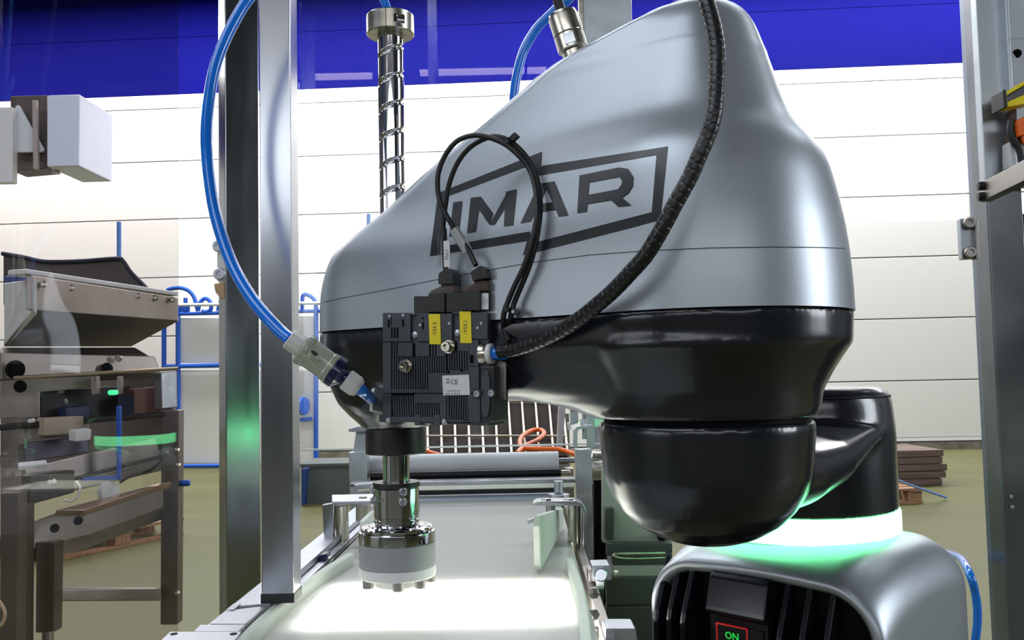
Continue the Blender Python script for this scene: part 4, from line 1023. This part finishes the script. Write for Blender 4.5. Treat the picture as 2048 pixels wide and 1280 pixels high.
# galvanised channel above the crossbar
zb = at(1990, 372, .93).z
gv_ = thing('cable_channel', 'pale galvanised channel in front of the right post above the crossbar', 'channel', (X(1990, .93), .93, zb))
b = NB(); box(b, V((X(1986, .935), .935, zb)), V((.026, 0, 0)), V((0, .012, 0)), V((0, 0, 1.0)), .001); obj('left_face', b, steel2, gv_)
b = NB(); box(b, V((X(2034, .935), .925, zb)), V((.004, 0, 0)), V((0, .02, 0)), V((0, 0, 1.0)), .001); obj('flange', b, steel2, gv_)
b = NB(); box(b, V((X(2039, .935), .94, zb)), V((.05, 0, 0)), V((0, .008, 0)), V((0, 0, 1.0)), .001); obj('back_face', b, steel2, gv_)
b = NB(); prism(b, [at(px, py, .93) for px, py in ((2018, 82), (2022, 77), (2060, 74), (2060, 185), (2018, 190))], (0, .004, 0), .0008); pt_ = obj('hole_plate', b, alu, gv_)
b = NB(); cyl(b, at(2034, 107, .931), at(2034, 107, .9285), .0045, 20); obj('hole', b, darkr, pt_)
# crossbar that runs towards the viewer
cb = thing('crossbar', 'grey steel bar sloping up to the right edge, bolted to the right post', 'bar', at(1990, 390, .93))
p0 = at(1958, 405, .935); p1 = at(2075, 373, .80)
p1.z = p0.z + .0; hh = (at(1958, 368, .935) - p0).z
b = NB(); sdv = p1 - p0; nn_ = V((sdv.y, -sdv.x, 0)).normalized() * .012
prism(b, [p0, p0 + sdv, p0 + sdv + ZV * hh, p0 + ZV * hh], nn_ if nn_.x > 0 else -nn_, .001); obj('bar', b, dsteel, cb)
fn_ = nn_.normalized()
if fn_.x > 0: fn_ = -fn_
for px, py in ((1968, 372), (1968, 393)):
    c = onpl(px, py, p0, fn_); b = NB(); lathe(b, [(.0048, -.001), (.0048, .005), (.0040, .006), (.0001, .006)], c, fn_, 6); obj('hex_bolt', b, rubber, cb)
# small bracket with two bolts
sb = thing('hinge_plate', 'small grey plate with two dark bolts on the right post', 'hinge', at(1944, 520, .93))
pl(sb, 'plate', ((1920, 437), (1954, 435), (1957, 517), (1924, 519)), .935, .008, steel2)
pl(sb, 'rib', ((1950, 437), (1956, 435), (1959, 517), (1953, 519)), .928, .01, dsteel)
for px, py in ((1938, 446), (1940, 505)):
    b = NB(); c = at(px, py, .932); lathe(b, [(.0062, 0), (.0062, .003), (.0052, .005), (.003, .005), (.003, .003), (.0002, .003)], c, (-.2, -1, 0), 24); obj('hinge_bolt', b, dsteel, sb)
# yellow and orange devices in the channel
yd = thing('light_sensor', 'yellow and grey sensor with black end cap at the right edge', 'sensor', at(2035, 190, .90))
pl(yd, 'rail_top', ((2012, 184), (2066, 152), (2066, 160), (2012, 192)), .90, .02, yellow); pl(yd, 'window', ((2014, 192), (2066, 160), (2066, 187), (2014, 204)), .905, .02, mat('sensor_window', (.10, .10, .13), .2, .25)); pl(yd, 'rail_bottom', ((2014, 204), (2066, 182), (2066, 205), (2016, 214)), .90, .02, yellow)
pl(yd, 'end_cap', ((2006, 180), (2013, 178), (2016, 214), (2008, 216)), .898, .024, blackp)
od = thing('plug_connector', 'orange plug with a black cable under the yellow sensor at the right edge', 'plug', at(2040, 280, .90))
pl(od, 'plug_body', ((2036, 240), (2066, 224), (2070, 262), (2040, 272)), .90, .02, orange); pl(od, 'collar', ((2042, 270), (2066, 262), (2066, 285), (2046, 286)), .905, .015, orange)
b = NB(); tube(b, spline([at(x, y, .91) for x, y in ((2024, 240), (2022, 262), (2030, 284), (2040, 300), (2046, 330))], 6), .004, 10); obj('cable', b, blackp, od)
pl(od, 'white_plug', ((2019, 284), (2030, 280), (2032, 330), (2021, 334)), .915, .015, labelw)
pl(od, 'dark_body', ((2019, 222), (2034, 214), (2036, 280), (2020, 284)), .92, .01, brown)
# black sheet put in for the shaded cabinet interior under the crossbar
dc = thing('cabinet_interior', 'black sheet for the shaded cabinet interior beyond the right post under the crossbar', 'cabinet', (.6, .98, .2))
b = NB(); box(b, V((X(2050, .985), .985, .0)), V((.30, 0, 0)), V((0, .03, 0)), V((0, 0, zb - .02)), .003); obj('panel', b, mat('interior_shade', (.018, .019, .020), .3, .45), dc)
# clear panes
b = NB(); YP = 1.78; zp = H - .142
box(b, V((X(600, YP), YP, zp)), V((X(1960, YP) - X(600, YP), 0, 0)), V((0, .006, 0)), V((0, 0, 1.3)))
pane = obj('guard_screen', b, glass); tag(pane, 'clear guard screen behind the robot with a thin bright lower edge', 'screen')
b = NB(); box(b, V((X(600, YP), YP - .001, zp - .003)), V((X(1960, YP) - X(600, YP), 0, 0)), V((0, .008, 0)), V((0, 0, .003))); obj('pane_edge', b, mat('pane_edge_pale', (.8, .82, .8), 0, .3), pane)  # lit lower edge of the pane put in as a pale strip
g0 = at(-40, 700, 1.248); g1 = at(357, 700, 1.4315); gd_ = g1 - g0; gd_.z = 0
b = NB(); box(b, V((g0.x, g0.y, .25)), gd_, V((-.004, .004, 0)), V((0, 0, 2.4)))
tag(obj('guard_screen', b, glassd), 'tinted guard screen at the left, turned, mirroring the green ring', 'screen')
# blue hose at the right of the base
b = NB(); tube(b, spline([at(x, y, Y) for x, y, Y in ((1895, 1106, 1.08), (1922, 1118, 1.0), (1940, 1150, .95), (1951, 1190, .95), (1955, 1235, .95), (1949, 1290, .95), (1935, 1340, .95))], 8), .0042, 14)
tag(obj('air_hose', b, bluet), 'blue air hose bulging out behind the right side of the robot base', 'hose')
# ================================================================== machine seen through the left pane
def hull(par, nm, pts, m, bev=0.0, lab=None):
    b = NB(); vs = [b.verts.new(p) for p in pts]; bmesh.ops.convex_hull(b, input=vs)
    for v in [v for v in b.verts if not v.link_faces]: b.verts.remove(v)
    bmesh.ops.dissolve_limit(b, angle_limit=.02, verts=b.verts, edges=b.edges)
    if bev: bmesh.ops.bevel(b, geom=list(b.edges), offset=bev, segments=1, affect='EDGES')
    return obj(nm, b, m, par, label=lab)
def slab(par, nm, pix, th, m, lab=None, bev=.004):
    P = [at(*p) for p in pix]; n = (P[1] - P[0]).cross(P[2] - P[0]).normalized()
    if n.y < 0: n = -n
    b = NB(); prism(b, P, n * th, bev); return obj(nm, b, m, par, label=lab)
hm = thing('hopper_machine', 'brownish stainless hopper machine on legs seen through the left pane', 'machine', at(180, 1250, 2.45))
YA, YB = 2.35, 3.0
Pf = [at(65, 550, YA), at(357, 595, YB), at(357, 640, YB), at(65, 620, YA)]
slab(hm, 'chute_front', ((65, 550, YA), (357, 595, YB), (357, 642, YB), (65, 620, YA)), .02, msteel, 'stainless front of the hopper')
hull(hm, 'chute_bottom', [at(65, 621, YA + .01), at(357, 642, YB), at(262, 693, YB + .25), at(8, 693, YA + .35), at(65, 612, YA + .05), at(357, 633, YB + .05), at(262, 688, YB + .3), at(8, 680, YA + .45)], mat('chute_dark', (.12, .11, .095), .6, .5), 0, 'dark sloping underside')
slab(hm, 'chute_side', ((8, 565, YA + .35), (48, 560, YA + .05), (66, 552, YA), (66, 621, YA), (8, 686, YA + .35)), .015, labelw, 'bright white side of the hopper')
a = at(52, 548, YA - .01); c = at(357, 592, YB - .01)
b = NB(); box(b, a, c - a, V((-.06, .02, 0)), V((0, 0, .014)), .003); obj('top_lip', b, labelw, hm, label='white lip along the top')
for px, py, t in ((87, 569, .07), (141, 576, .25), (190, 582, .42), (235, 587, .57), (275, 592, .70), (311, 596, .83), (345, 600, .95)):
    Y = YA + (YB - YA) * t; b = NB(); c = at(px, py, Y - .015); lathe(b, [(.010, 0), (.010, .006), (.005, .010), (.0002, .010)], c, (.3, -1, 0), 8); obj('lip_bolt', b, nickel, hm)
slab(hm, 'rear_shield', ((6, 508, 3.35), (45, 515, 3.35), (90, 525, 3.35), (160, 523, 3.35), (238, 519, 3.35), (255, 538, 3.35), (292, 575, 3.35), (292, 610, 3.35), (6, 610, 3.35)), .04, mat('shield_brown', (.075, .06, .055), .3, .4, nscale=8, nc=.3), 'dark curved rear shield')
b = NB(); tube(b, spline([at(x, y, 3.34) for x, y in ((4, 507), (45, 514), (90, 523), (160, 522), (232, 517), (246, 522), (262, 545), (292, 576))], 6), .008, 8); obj('shield_rim', b, mat('shield_rim', (.02, .02, .05), .2, .4), hm)
slab(hm, 'blue_tank', ((8, 552, 2.9), (50, 552, 2.9), (50, 570, 2.9), (8, 570, 2.9)), .04, mat('tank_blue', (.01, .03, .25), 0, .4))
slab(hm, 'main_beam', ((2, 704, 2.6), (310, 712, 2.9), (322, 745, 2.9), (2, 758, 2.6)), .08, msteel, 'long stainless beam with holes')
slab(hm, 'beam_top', ((2, 694, 2.65), (270, 694, 2.95), (300, 712, 2.92), (2, 706, 2.62)), .08, dsteel)
for px, py, r in ((31, 739, .027), (214, 737, .018), (41, 773, .018), (237, 716, .012)):
    b = NB(); lathe(b, [(.0002, 0), (r, .002), (r * .8, .012), (.0002, .012)], at(px, py, 2.56 + px * .001), (.2, -1, 0), 20); obj('beam_hole', b, darkr if py != 716 else nickel, hm)
b = NB(); pts = [at(28, 756, 2.5), at(355, 737, 2.85)]; cyl(b, pts[0], pts[1], .006, 10); obj('rail', b, mat('bronze_rail', (.5, .4, .28), .8, .35), hm)
slab(hm, 'apron', ((0, 760, 2.62), (185, 752, 2.75), (185, 775, 2.75), (80, 785, 2.68), (80, 835, 2.68), (0, 838, 2.62)), .02, msteel)
slab(hm, 'motor_housing', ((80, 783, 2.70), (262, 772, 2.88), (262, 842, 2.88), (80, 840, 2.70)), .15, mat('motor_dark', (.035, .035, .042), .2, .5), 'dark motor housing')
slab(hm, 'blue_drive', ((132, 815, 2.68), (182, 810, 2.74), (182, 842, 2.74), (132, 842, 2.68)), .05, mat('drive_blue', (.01, .03, .09), 0, .4))
slab(hm, 'red_box', ((268, 778, 2.80), (322, 774, 2.86), (322, 826, 2.86), (268, 830, 2.80)), .1, mat('dusty_red', (.26, .13, .11), 0, .6), 'dusty red box')
slab(hm, 'navy_box', ((235, 792, 2.78), (268, 790, 2.80), (268, 830, 2.80), (235, 832, 2.78)), .08, mat('navy_box', (.012, .02, .05), 0, .5))
for px, w_ in ((187, 10), (236, 6)):
    slab(hm, 'divider', ((px - w_ / 2, 752, 2.70), (px + w_ / 2, 752, 2.70), (px + w_ / 2, 790, 2.70), (px - w_ / 2, 790, 2.70)), .03, dsteel)
slab(hm, 'side_frame', ((322, 745, 2.80), (355, 741, 2.84), (356, 815, 2.84), (324, 818, 2.80)), .05, steel2)
slab(hm, 'lower_rail', ((0, 848, 2.55), (355, 822, 2.82), (355, 832, 2.82), (0, 862, 2.55)), .04, mat('lower_rail', (.05, .045, .045), .6, .4))
slab(hm, 'white_cover', ((55, 845, 2.6), (180, 840, 2.72), (180, 870, 2.72), (55, 880, 2.6)), .05, mat('dusty_cover', (.50, .45, .42), .2, .5), 'pale dusty cover')
slab(hm, 'drum', ((45, 885, 2.58), (175, 872, 2.70), (180, 905, 2.70), (50, 925, 2.58)), .06, mat('drum_dark', (.08, .08, .11), .3, .35))
slab(hm, 'tray', ((50, 935, 2.5), (335, 870, 2.84), (350, 905, 2.84), (200, 950, 2.68), (50, 985, 2.5)), .03, dsteel, 'sloping stainless tray')
b = NB(); cyl(b, at(8, 992, 2.46), at(355, 905, 2.84), .006, 10); obj('cable_run', b, blackp, hm)
slab(hm, 'rear_panel', ((0, 748, 3.25), (318, 745, 3.25), (345, 800, 3.25), (350, 935, 3.25), (180, 975, 3.25), (0, 1015, 3.25)), .03, mat('rear_panel_brown', (.20, .165, .15), .35, .5, nscale=7, nc=.35), 'brownish rear panel')
slab(hm, 'pale_box', ((88, 836, 2.58), (168, 832, 2.66), (168, 868, 2.66), (88, 872, 2.58)), .06, mat('parcel_beige', (.46, .38, .31), 0, .6, nscale=9, nc=.25), 'beige box')
slab(hm, 'white_tub', ((150, 862, 2.56), (184, 858, 2.60), (182, 880, 2.60), (152, 884, 2.56)), .04, labelw)
slab(hm, 'light_strip', ((38, 932, 2.42), (96, 926, 2.46), (92, 934, 2.46), (38, 942, 2.42)), .03, labelw, 'white strip')
slab(hm, 'blue_pipe_post', ((231, 812, 2.60), (239, 812, 2.60), (238, 960, 2.60), (232, 960, 2.60)), .02, bluep, 'blue upright')
slab(hm, 'blue_foot', ((166, 955, 2.60), (236, 952, 2.66), (236, 961, 2.66), (166, 963, 2.60)), .03, bluep)
slab(hm, 'gear_box', ((60, 952, 2.44), (150, 940, 2.54), (150, 985, 2.54), (60, 1010, 2.44)), .05, mat('gear_box_dark', (.06, .05, .045), .3, .45))
slab(hm, 'sloping_edge', ((110, 1020, 2.44), (170, 1020, 2.48), (345, 962, 2.78), (320, 966, 2.76)), .02, mat('copper_edge', (.45, .32, .24), .8, .35))
b = NB(); lathe(b, [(.018, -.012), (.030, -.010), (.030, .010), (.018, .012)], at(217, 985, 2.60), (1, -.5, 0), 22); obj('caster_wheel', b, labelw, hm, label='pale caster wheel')
b = NB(); tube(b, spline([at(x, y, 2.42) for x, y in ((152, 962), (160, 975), (156, 992), (144, 1002), (128, 1000))], 6), .003, 8); obj('white_tube', b, labelw, hm)
b = NB(); tube(b, spline([at(x, y, 2.6) for x, y in ((335, 905), (318, 925), (300, 940), (262, 952), (240, 965))], 6), .004, 8); obj('black_tube', b, blackp, hm)
for px, py in ((99, 964), (108, 962), (60, 842), (66, 841)):
    b = NB(); lathe(b, [(.006, 0), (.005, .004), (.0002, .005)], at(px, py, 2.40), (.2, -1, 0), 10); obj('cap_nut', b, labelw, hm)
slab(hm, 'inclined_beam', ((50, 1048, 2.46), (120, 1022, 2.55), (356, 965, 2.84), (356, 1004, 2.84), (180, 1070, 2.62), (50, 1102, 2.46)), .05, msteel, 'inclined stainless beam')
for px, py in ((110, 1056), (157, 1041)):
    b = NB(); lathe(b, [(.012, 0), (.012, .008), (.0002, .012)], at(px, py, 2.46), (.3, -1, 0), 8); obj('beam_bolt', b, darkr, hm)
lg = mat('leg_steel', (.15, .13, .12), .8, .4, nscale=6, nc=.2)
for (x0_, x1_, y0_, y1_, Y) in ((322, 357, 820, 1250, 2.8), (72, 110, 1085, 1266, 2.48), (0, 34, 985, 1350, 2.3), (36, 50, 1010, 1400, 2.4)):
    slab(hm, 'leg', ((x0_, y0_, Y), (x1_, y0_, Y), (x1_ - 3, y1_, Y), (x0_ - 2, y1_, Y)), .05, lg)
slab(hm, 'brace', ((98, 1178, 2.5), (322, 1177, 2.76), (322, 1202, 2.76), (98, 1203, 2.5)), .04, dsteel, 'horizontal brace between the legs')
for px, py in ((353, 900), (355, 930), (353, 1185)):
    b = NB(); lathe(b, [(.008, 0), (.008, .012), (.0002, .014)], at(px, py, 2.78), (.6, -1, 0), 8); obj('leg_bolt', b, nickel, hm)
b = NB(); cyl(b, at(96, 1262, 2.48), at(96, 1290, 2.48), .015, 12); obj('leveling_foot', b, dsteel, hm)
b = NB(); tube(b, spline([at(x, y, 2.2) for x, y in ((-20, 1195), (-5, 1200), (6, 1215), (10, 1230), (4, 1248), (-15, 1262))], 6), .004, 10); tag(obj('cable', b, mat('tan_cable', (.6, .45, .3), 0, .5)), 'tan cable loop at the lower left edge in front of the machine leg', 'cable')
b = NB(); cyl(b, at(226, 790, 2.62), at(226, 780, 2.62), .014, 16, .004); tag(obj('signal_lamp', b, greent), 'small green signal lamp on the machine behind the left pane', 'lamp')
# pallets
def pallet(par, pc_, rz, L=1.2, W=.8):
    cu = V((math.cos(rz), math.sin(rz), 0)); cv_ = V((-math.sin(rz), math.cos(rz), 0)); pc_ = V(pc_)
    for i in range(5):
        b = NB(); cbox(b, pc_ + cv_ * (-W / 2 + .06 + i * (W - .12) / 4) + ZV * .133, L, .11, .022, rz, .002); obj('deck_board', b, wood, par)
    for i in range(3):
        b = NB(); cbox(b, pc_ + cv_ * (-W / 2 + .06 + i * (W - .12) / 2) + ZV * .011, L, .10, .022, rz, .002); obj('bottom_board', b, wood, par)
        for j in range(3):
            b = NB(); cbox(b, pc_ + cv_ * (-W / 2 + .06 + i * (W - .12) / 2) + cu * (-L / 2 + .08 + j * (L - .16) / 2) + ZV * .071, .14, .10, .096, rz, .002); obj('block', b, wood, par)
    for j in range(3):
        b = NB(); cbox(b, pc_ + cu * (-L / 2 + .07 + j * (L - .14) / 2) + ZV * .120, .13, W, .010, rz, .001); obj('cross_board', b, wood, par)
g = atz(170, 1105, .0)
g = at(180, 1085, 7.3); g.z = 0
p1 = thing('pallet', 'wooden pallet on the floor under the hopper machine', 'pallet', g); pallet(p1, g, math.radians(62))
g = at(1728, 985, 8.5); g.z = 0
p2 = thing('pallet', 'light wooden pallet on the floor right of the robot column', 'pallet', g); pallet(p2, g + V((-.1, .3, 0)), math.radians(8))
st = thing('cardboard_stack', 'brown layered stack of sheets behind the light wooden pallet', 'stack', g + V((.72, 1.6, 0)))
for i in range(5):
    b = NB(); cbox(b, g + V((.72 + .03 * (i % 3), 1.6, .038 + .076 * i)), 1.15 + .03 * (i % 2), .8, .070, .05, .006); obj('sheet_layer', b, brown, st)
b = NB(); tube(b, spline([at(x, y, Y) for x, y, Y in ((1700, 925, 6.6), (1740, 935, 6.9), (1770, 947, 7.3), (1800, 962, 7.7), (1840, 977, 8.2), (1892, 995, 8.68))], 8), .012, 10)
tag(obj('cable', b, bluet), 'straight blue cable hanging over the light wooden pallet at right', 'cable')
# blue pipework with white boards against the back wall
YW = 13.2
bf = thing('blue_pipe_rack', 'blue pipe rack with white boards at the back wall behind the steel posts', 'rack', at(490, 930, YW))
def pipe(pix, r=.035, nm='pipe'):
    b = NB(); tube(b, spline([at(*p) for p in pix], 6) if len(pix) > 2 else [at(*p) for p in pix], r, 10); obj(nm, b, bluep, bf)
pipe(((356, 930, YW), (356, 618, YW))); pipe(((632, 925, YW), (632, 615, YW))); pipe(((328, 640, YW), (328, 740, YW)))
pipe(((328, 733, YW), (640, 727, YW))); pipe(((356, 932, YW), (460, 931, YW)), .03); pipe(((352, 628, YW), (640, 622, YW)), .028)
for x0_, x1_, y0_, y1_ in ((360, 450, 636, 726), (360, 628, 740, 926), (522, 628, 632, 724)):
    b = NB(); prism(b, [at(x0_, y0_, YW + .06), at(x1_, y0_, YW + .06), at(x1_, y1_, YW + .06), at(x0_, y1_, YW + .06)], (0, .03, 0), .005); obj('board', b, mat('rack_board', (.72, .69, .66), 0, .5) if 'rack_board' not in MATS else MATS['rack_board'], bf)
for pix in (((334, 580, YW), (345, 577, YW), (362, 576, YW), (378, 582, YW), (388, 594, YW), (392, 608, YW), (396, 622, YW)), ((396, 622, YW), (400, 606, YW), (410, 597, YW), (420, 603, YW), (422, 618, YW), (412, 624, YW), (404, 622, YW)), ((436, 622, YW), (440, 606, YW), (452, 596, YW), (470, 590, YW)), ((371, 622, YW), (371, 596, YW)), ((604, 622, YW), (606, 592, YW), (618, 591, YW), (630, 602, YW), (632, 620, YW))):
    pipe(pix, .030, 'pipe_loop')
b = NB(); prism(b, [at(356, 612, YW), at(378, 612, YW), at(378, 630, YW), at(356, 630, YW)], (0, .05, 0), .005); obj('bracket', b, bluep, bf)
b = NB(); cyl(b, at(355, 610, YW - .08), at(650, 606, YW - .08), .025, 10); tag(obj('wall_rail', b, labelw), 'thin white rail in front of the blue pipe rack', 'rail')
b = NB(); lathe(b, [(.07, -.04), (.13, -.03), (.13, .03), (.07, .04)], at(606, 812, YW - .1), (1, -.4, 0), 24); tag(obj('pipe_reel', b, bluep), 'blue round reel on the pipe rack right of the bright post', 'reel')
b = NB(); prism(b, [at(598, 836, YW - .1), at(622, 834, YW - .1), at(622, 842, YW - .1), at(598, 844, YW - .1)], (0, .1, 0), .005); tag(obj('reel_shelf', b, bluep), 'blue shelf under the round reel', 'shelf')
b = NB(); tube(b, [at(238, 640, 13.3), at(238, 444, 13.3)], .032, 12); tag(obj('wall_pipe', b, mat('pipe_blue_pale', (.06, .16, .42), .2, .4)), 'upright blue pipe rising behind the hopper at left', 'pipe')
b = NB(); tube(b, [at(737, 470, 13.3), at(737, 428, 13.3)], .030, 12); tag(obj('wall_pipe', b, MATS['pipe_blue_pale']), 'short pale blue pipe end beside the screw shaft', 'pipe')
gb_ = thing('floor_cabinet', 'low dark grey-green cabinet on the floor behind the guide bracket', 'cabinet', at(650, 1000, 9.3))
b = NB(); prism(b, [at(x, y, 9.3) for x, y in ((602, 932), (702, 930), (702, 1008), (602, 1010))], (0, .6, 0), .01); obj('body', b, mat('cabinet_grey_green', (.065, .08, .078), 0, .5), gb_)
b = NB(); prism(b, [at(x, y, 9.28) for x, y in ((600, 928), (704, 926), (704, 932), (600, 934))], (0, .64, 0), .004); obj('lid', b, MATS['cabinet_grey_green'], gb_)
b = NB(); prism(b, [at(x, y, 9.12) for x, y in ((602, 938), (616, 936), (612, 960), (610, 1010), (602, 1011))], (0, .1, 0), .01); tag(obj('blue_bin', b, mat('bin_blue', (.006, .03, .15), 0, .4)), 'dark blue bin beside the low grey cabinet', 'bin')
b = NB(); cyl(b, at(345, 966, 2.83), at(380, 966, 2.83), .010, 14, .003); obj('lever_handle', b, bluep, hm, label='blue lever handle')
# cabinet hanging at the upper left
hc = thing('wall_unit', 'hanging unit of dark brown frame and pale blue box at the upper left', 'cabinet', at(90, 338, 9.5))
b = NB(); prism(b, [at(x, y, 9.5) for x, y in ((93, 190), (160, 188), (158, 332), (93, 334))], (0, .8, 0), .02); obj('pale_box', b, mat('pale_blue_box', (.70, .76, .93), 0, .4), hc, label='pale blue box')
b = NB(); prism(b, [at(x, y, 9.7) for x, y in ((20, 192), (94, 190), (94, 337), (24, 343))], (0, .3, 0), .01); obj('brown_panel', b, mat('unit_brown', (.10, .075, .07), .1, .5, nscale=3, nc=.4), hc, label='dark brown panel')
b = NB(); prism(b, [at(x, y, 9.6) for x, y in ((24, 228), (32, 210), (38, 210), (87, 298), (84, 304), (24, 305))], (0, .04, 0), .01); obj('triangle_plate', b, mat('triangle_grey', (.62, .67, .72), 0, .4), hc, label='pale rounded triangular plate')
b = NB(); prism(b, [at(x, y, 9.55) for x, y in ((64, 200), (73, 200), (76, 338), (66, 338))], (0, .04, 0), .005); obj('upright', b, mat('unit_upright', (.42, .36, .35), .2, .5), hc)
b = NB(); prism(b, [at(x, y, 9.5) for x, y in ((-30, 215), (25, 214), (25, 365), (-30, 366))], (0, .1, 0), .01); obj('window_panel', b, labelw, hc, label='white panel for a bright window')  # bright window put in as a plain white board
b = NB(); cyl(b, at(111, 334, 9.7), at(111, 346, 9.7), .045, 16, .005); obj('drain_stub', b, dsteel, hc)
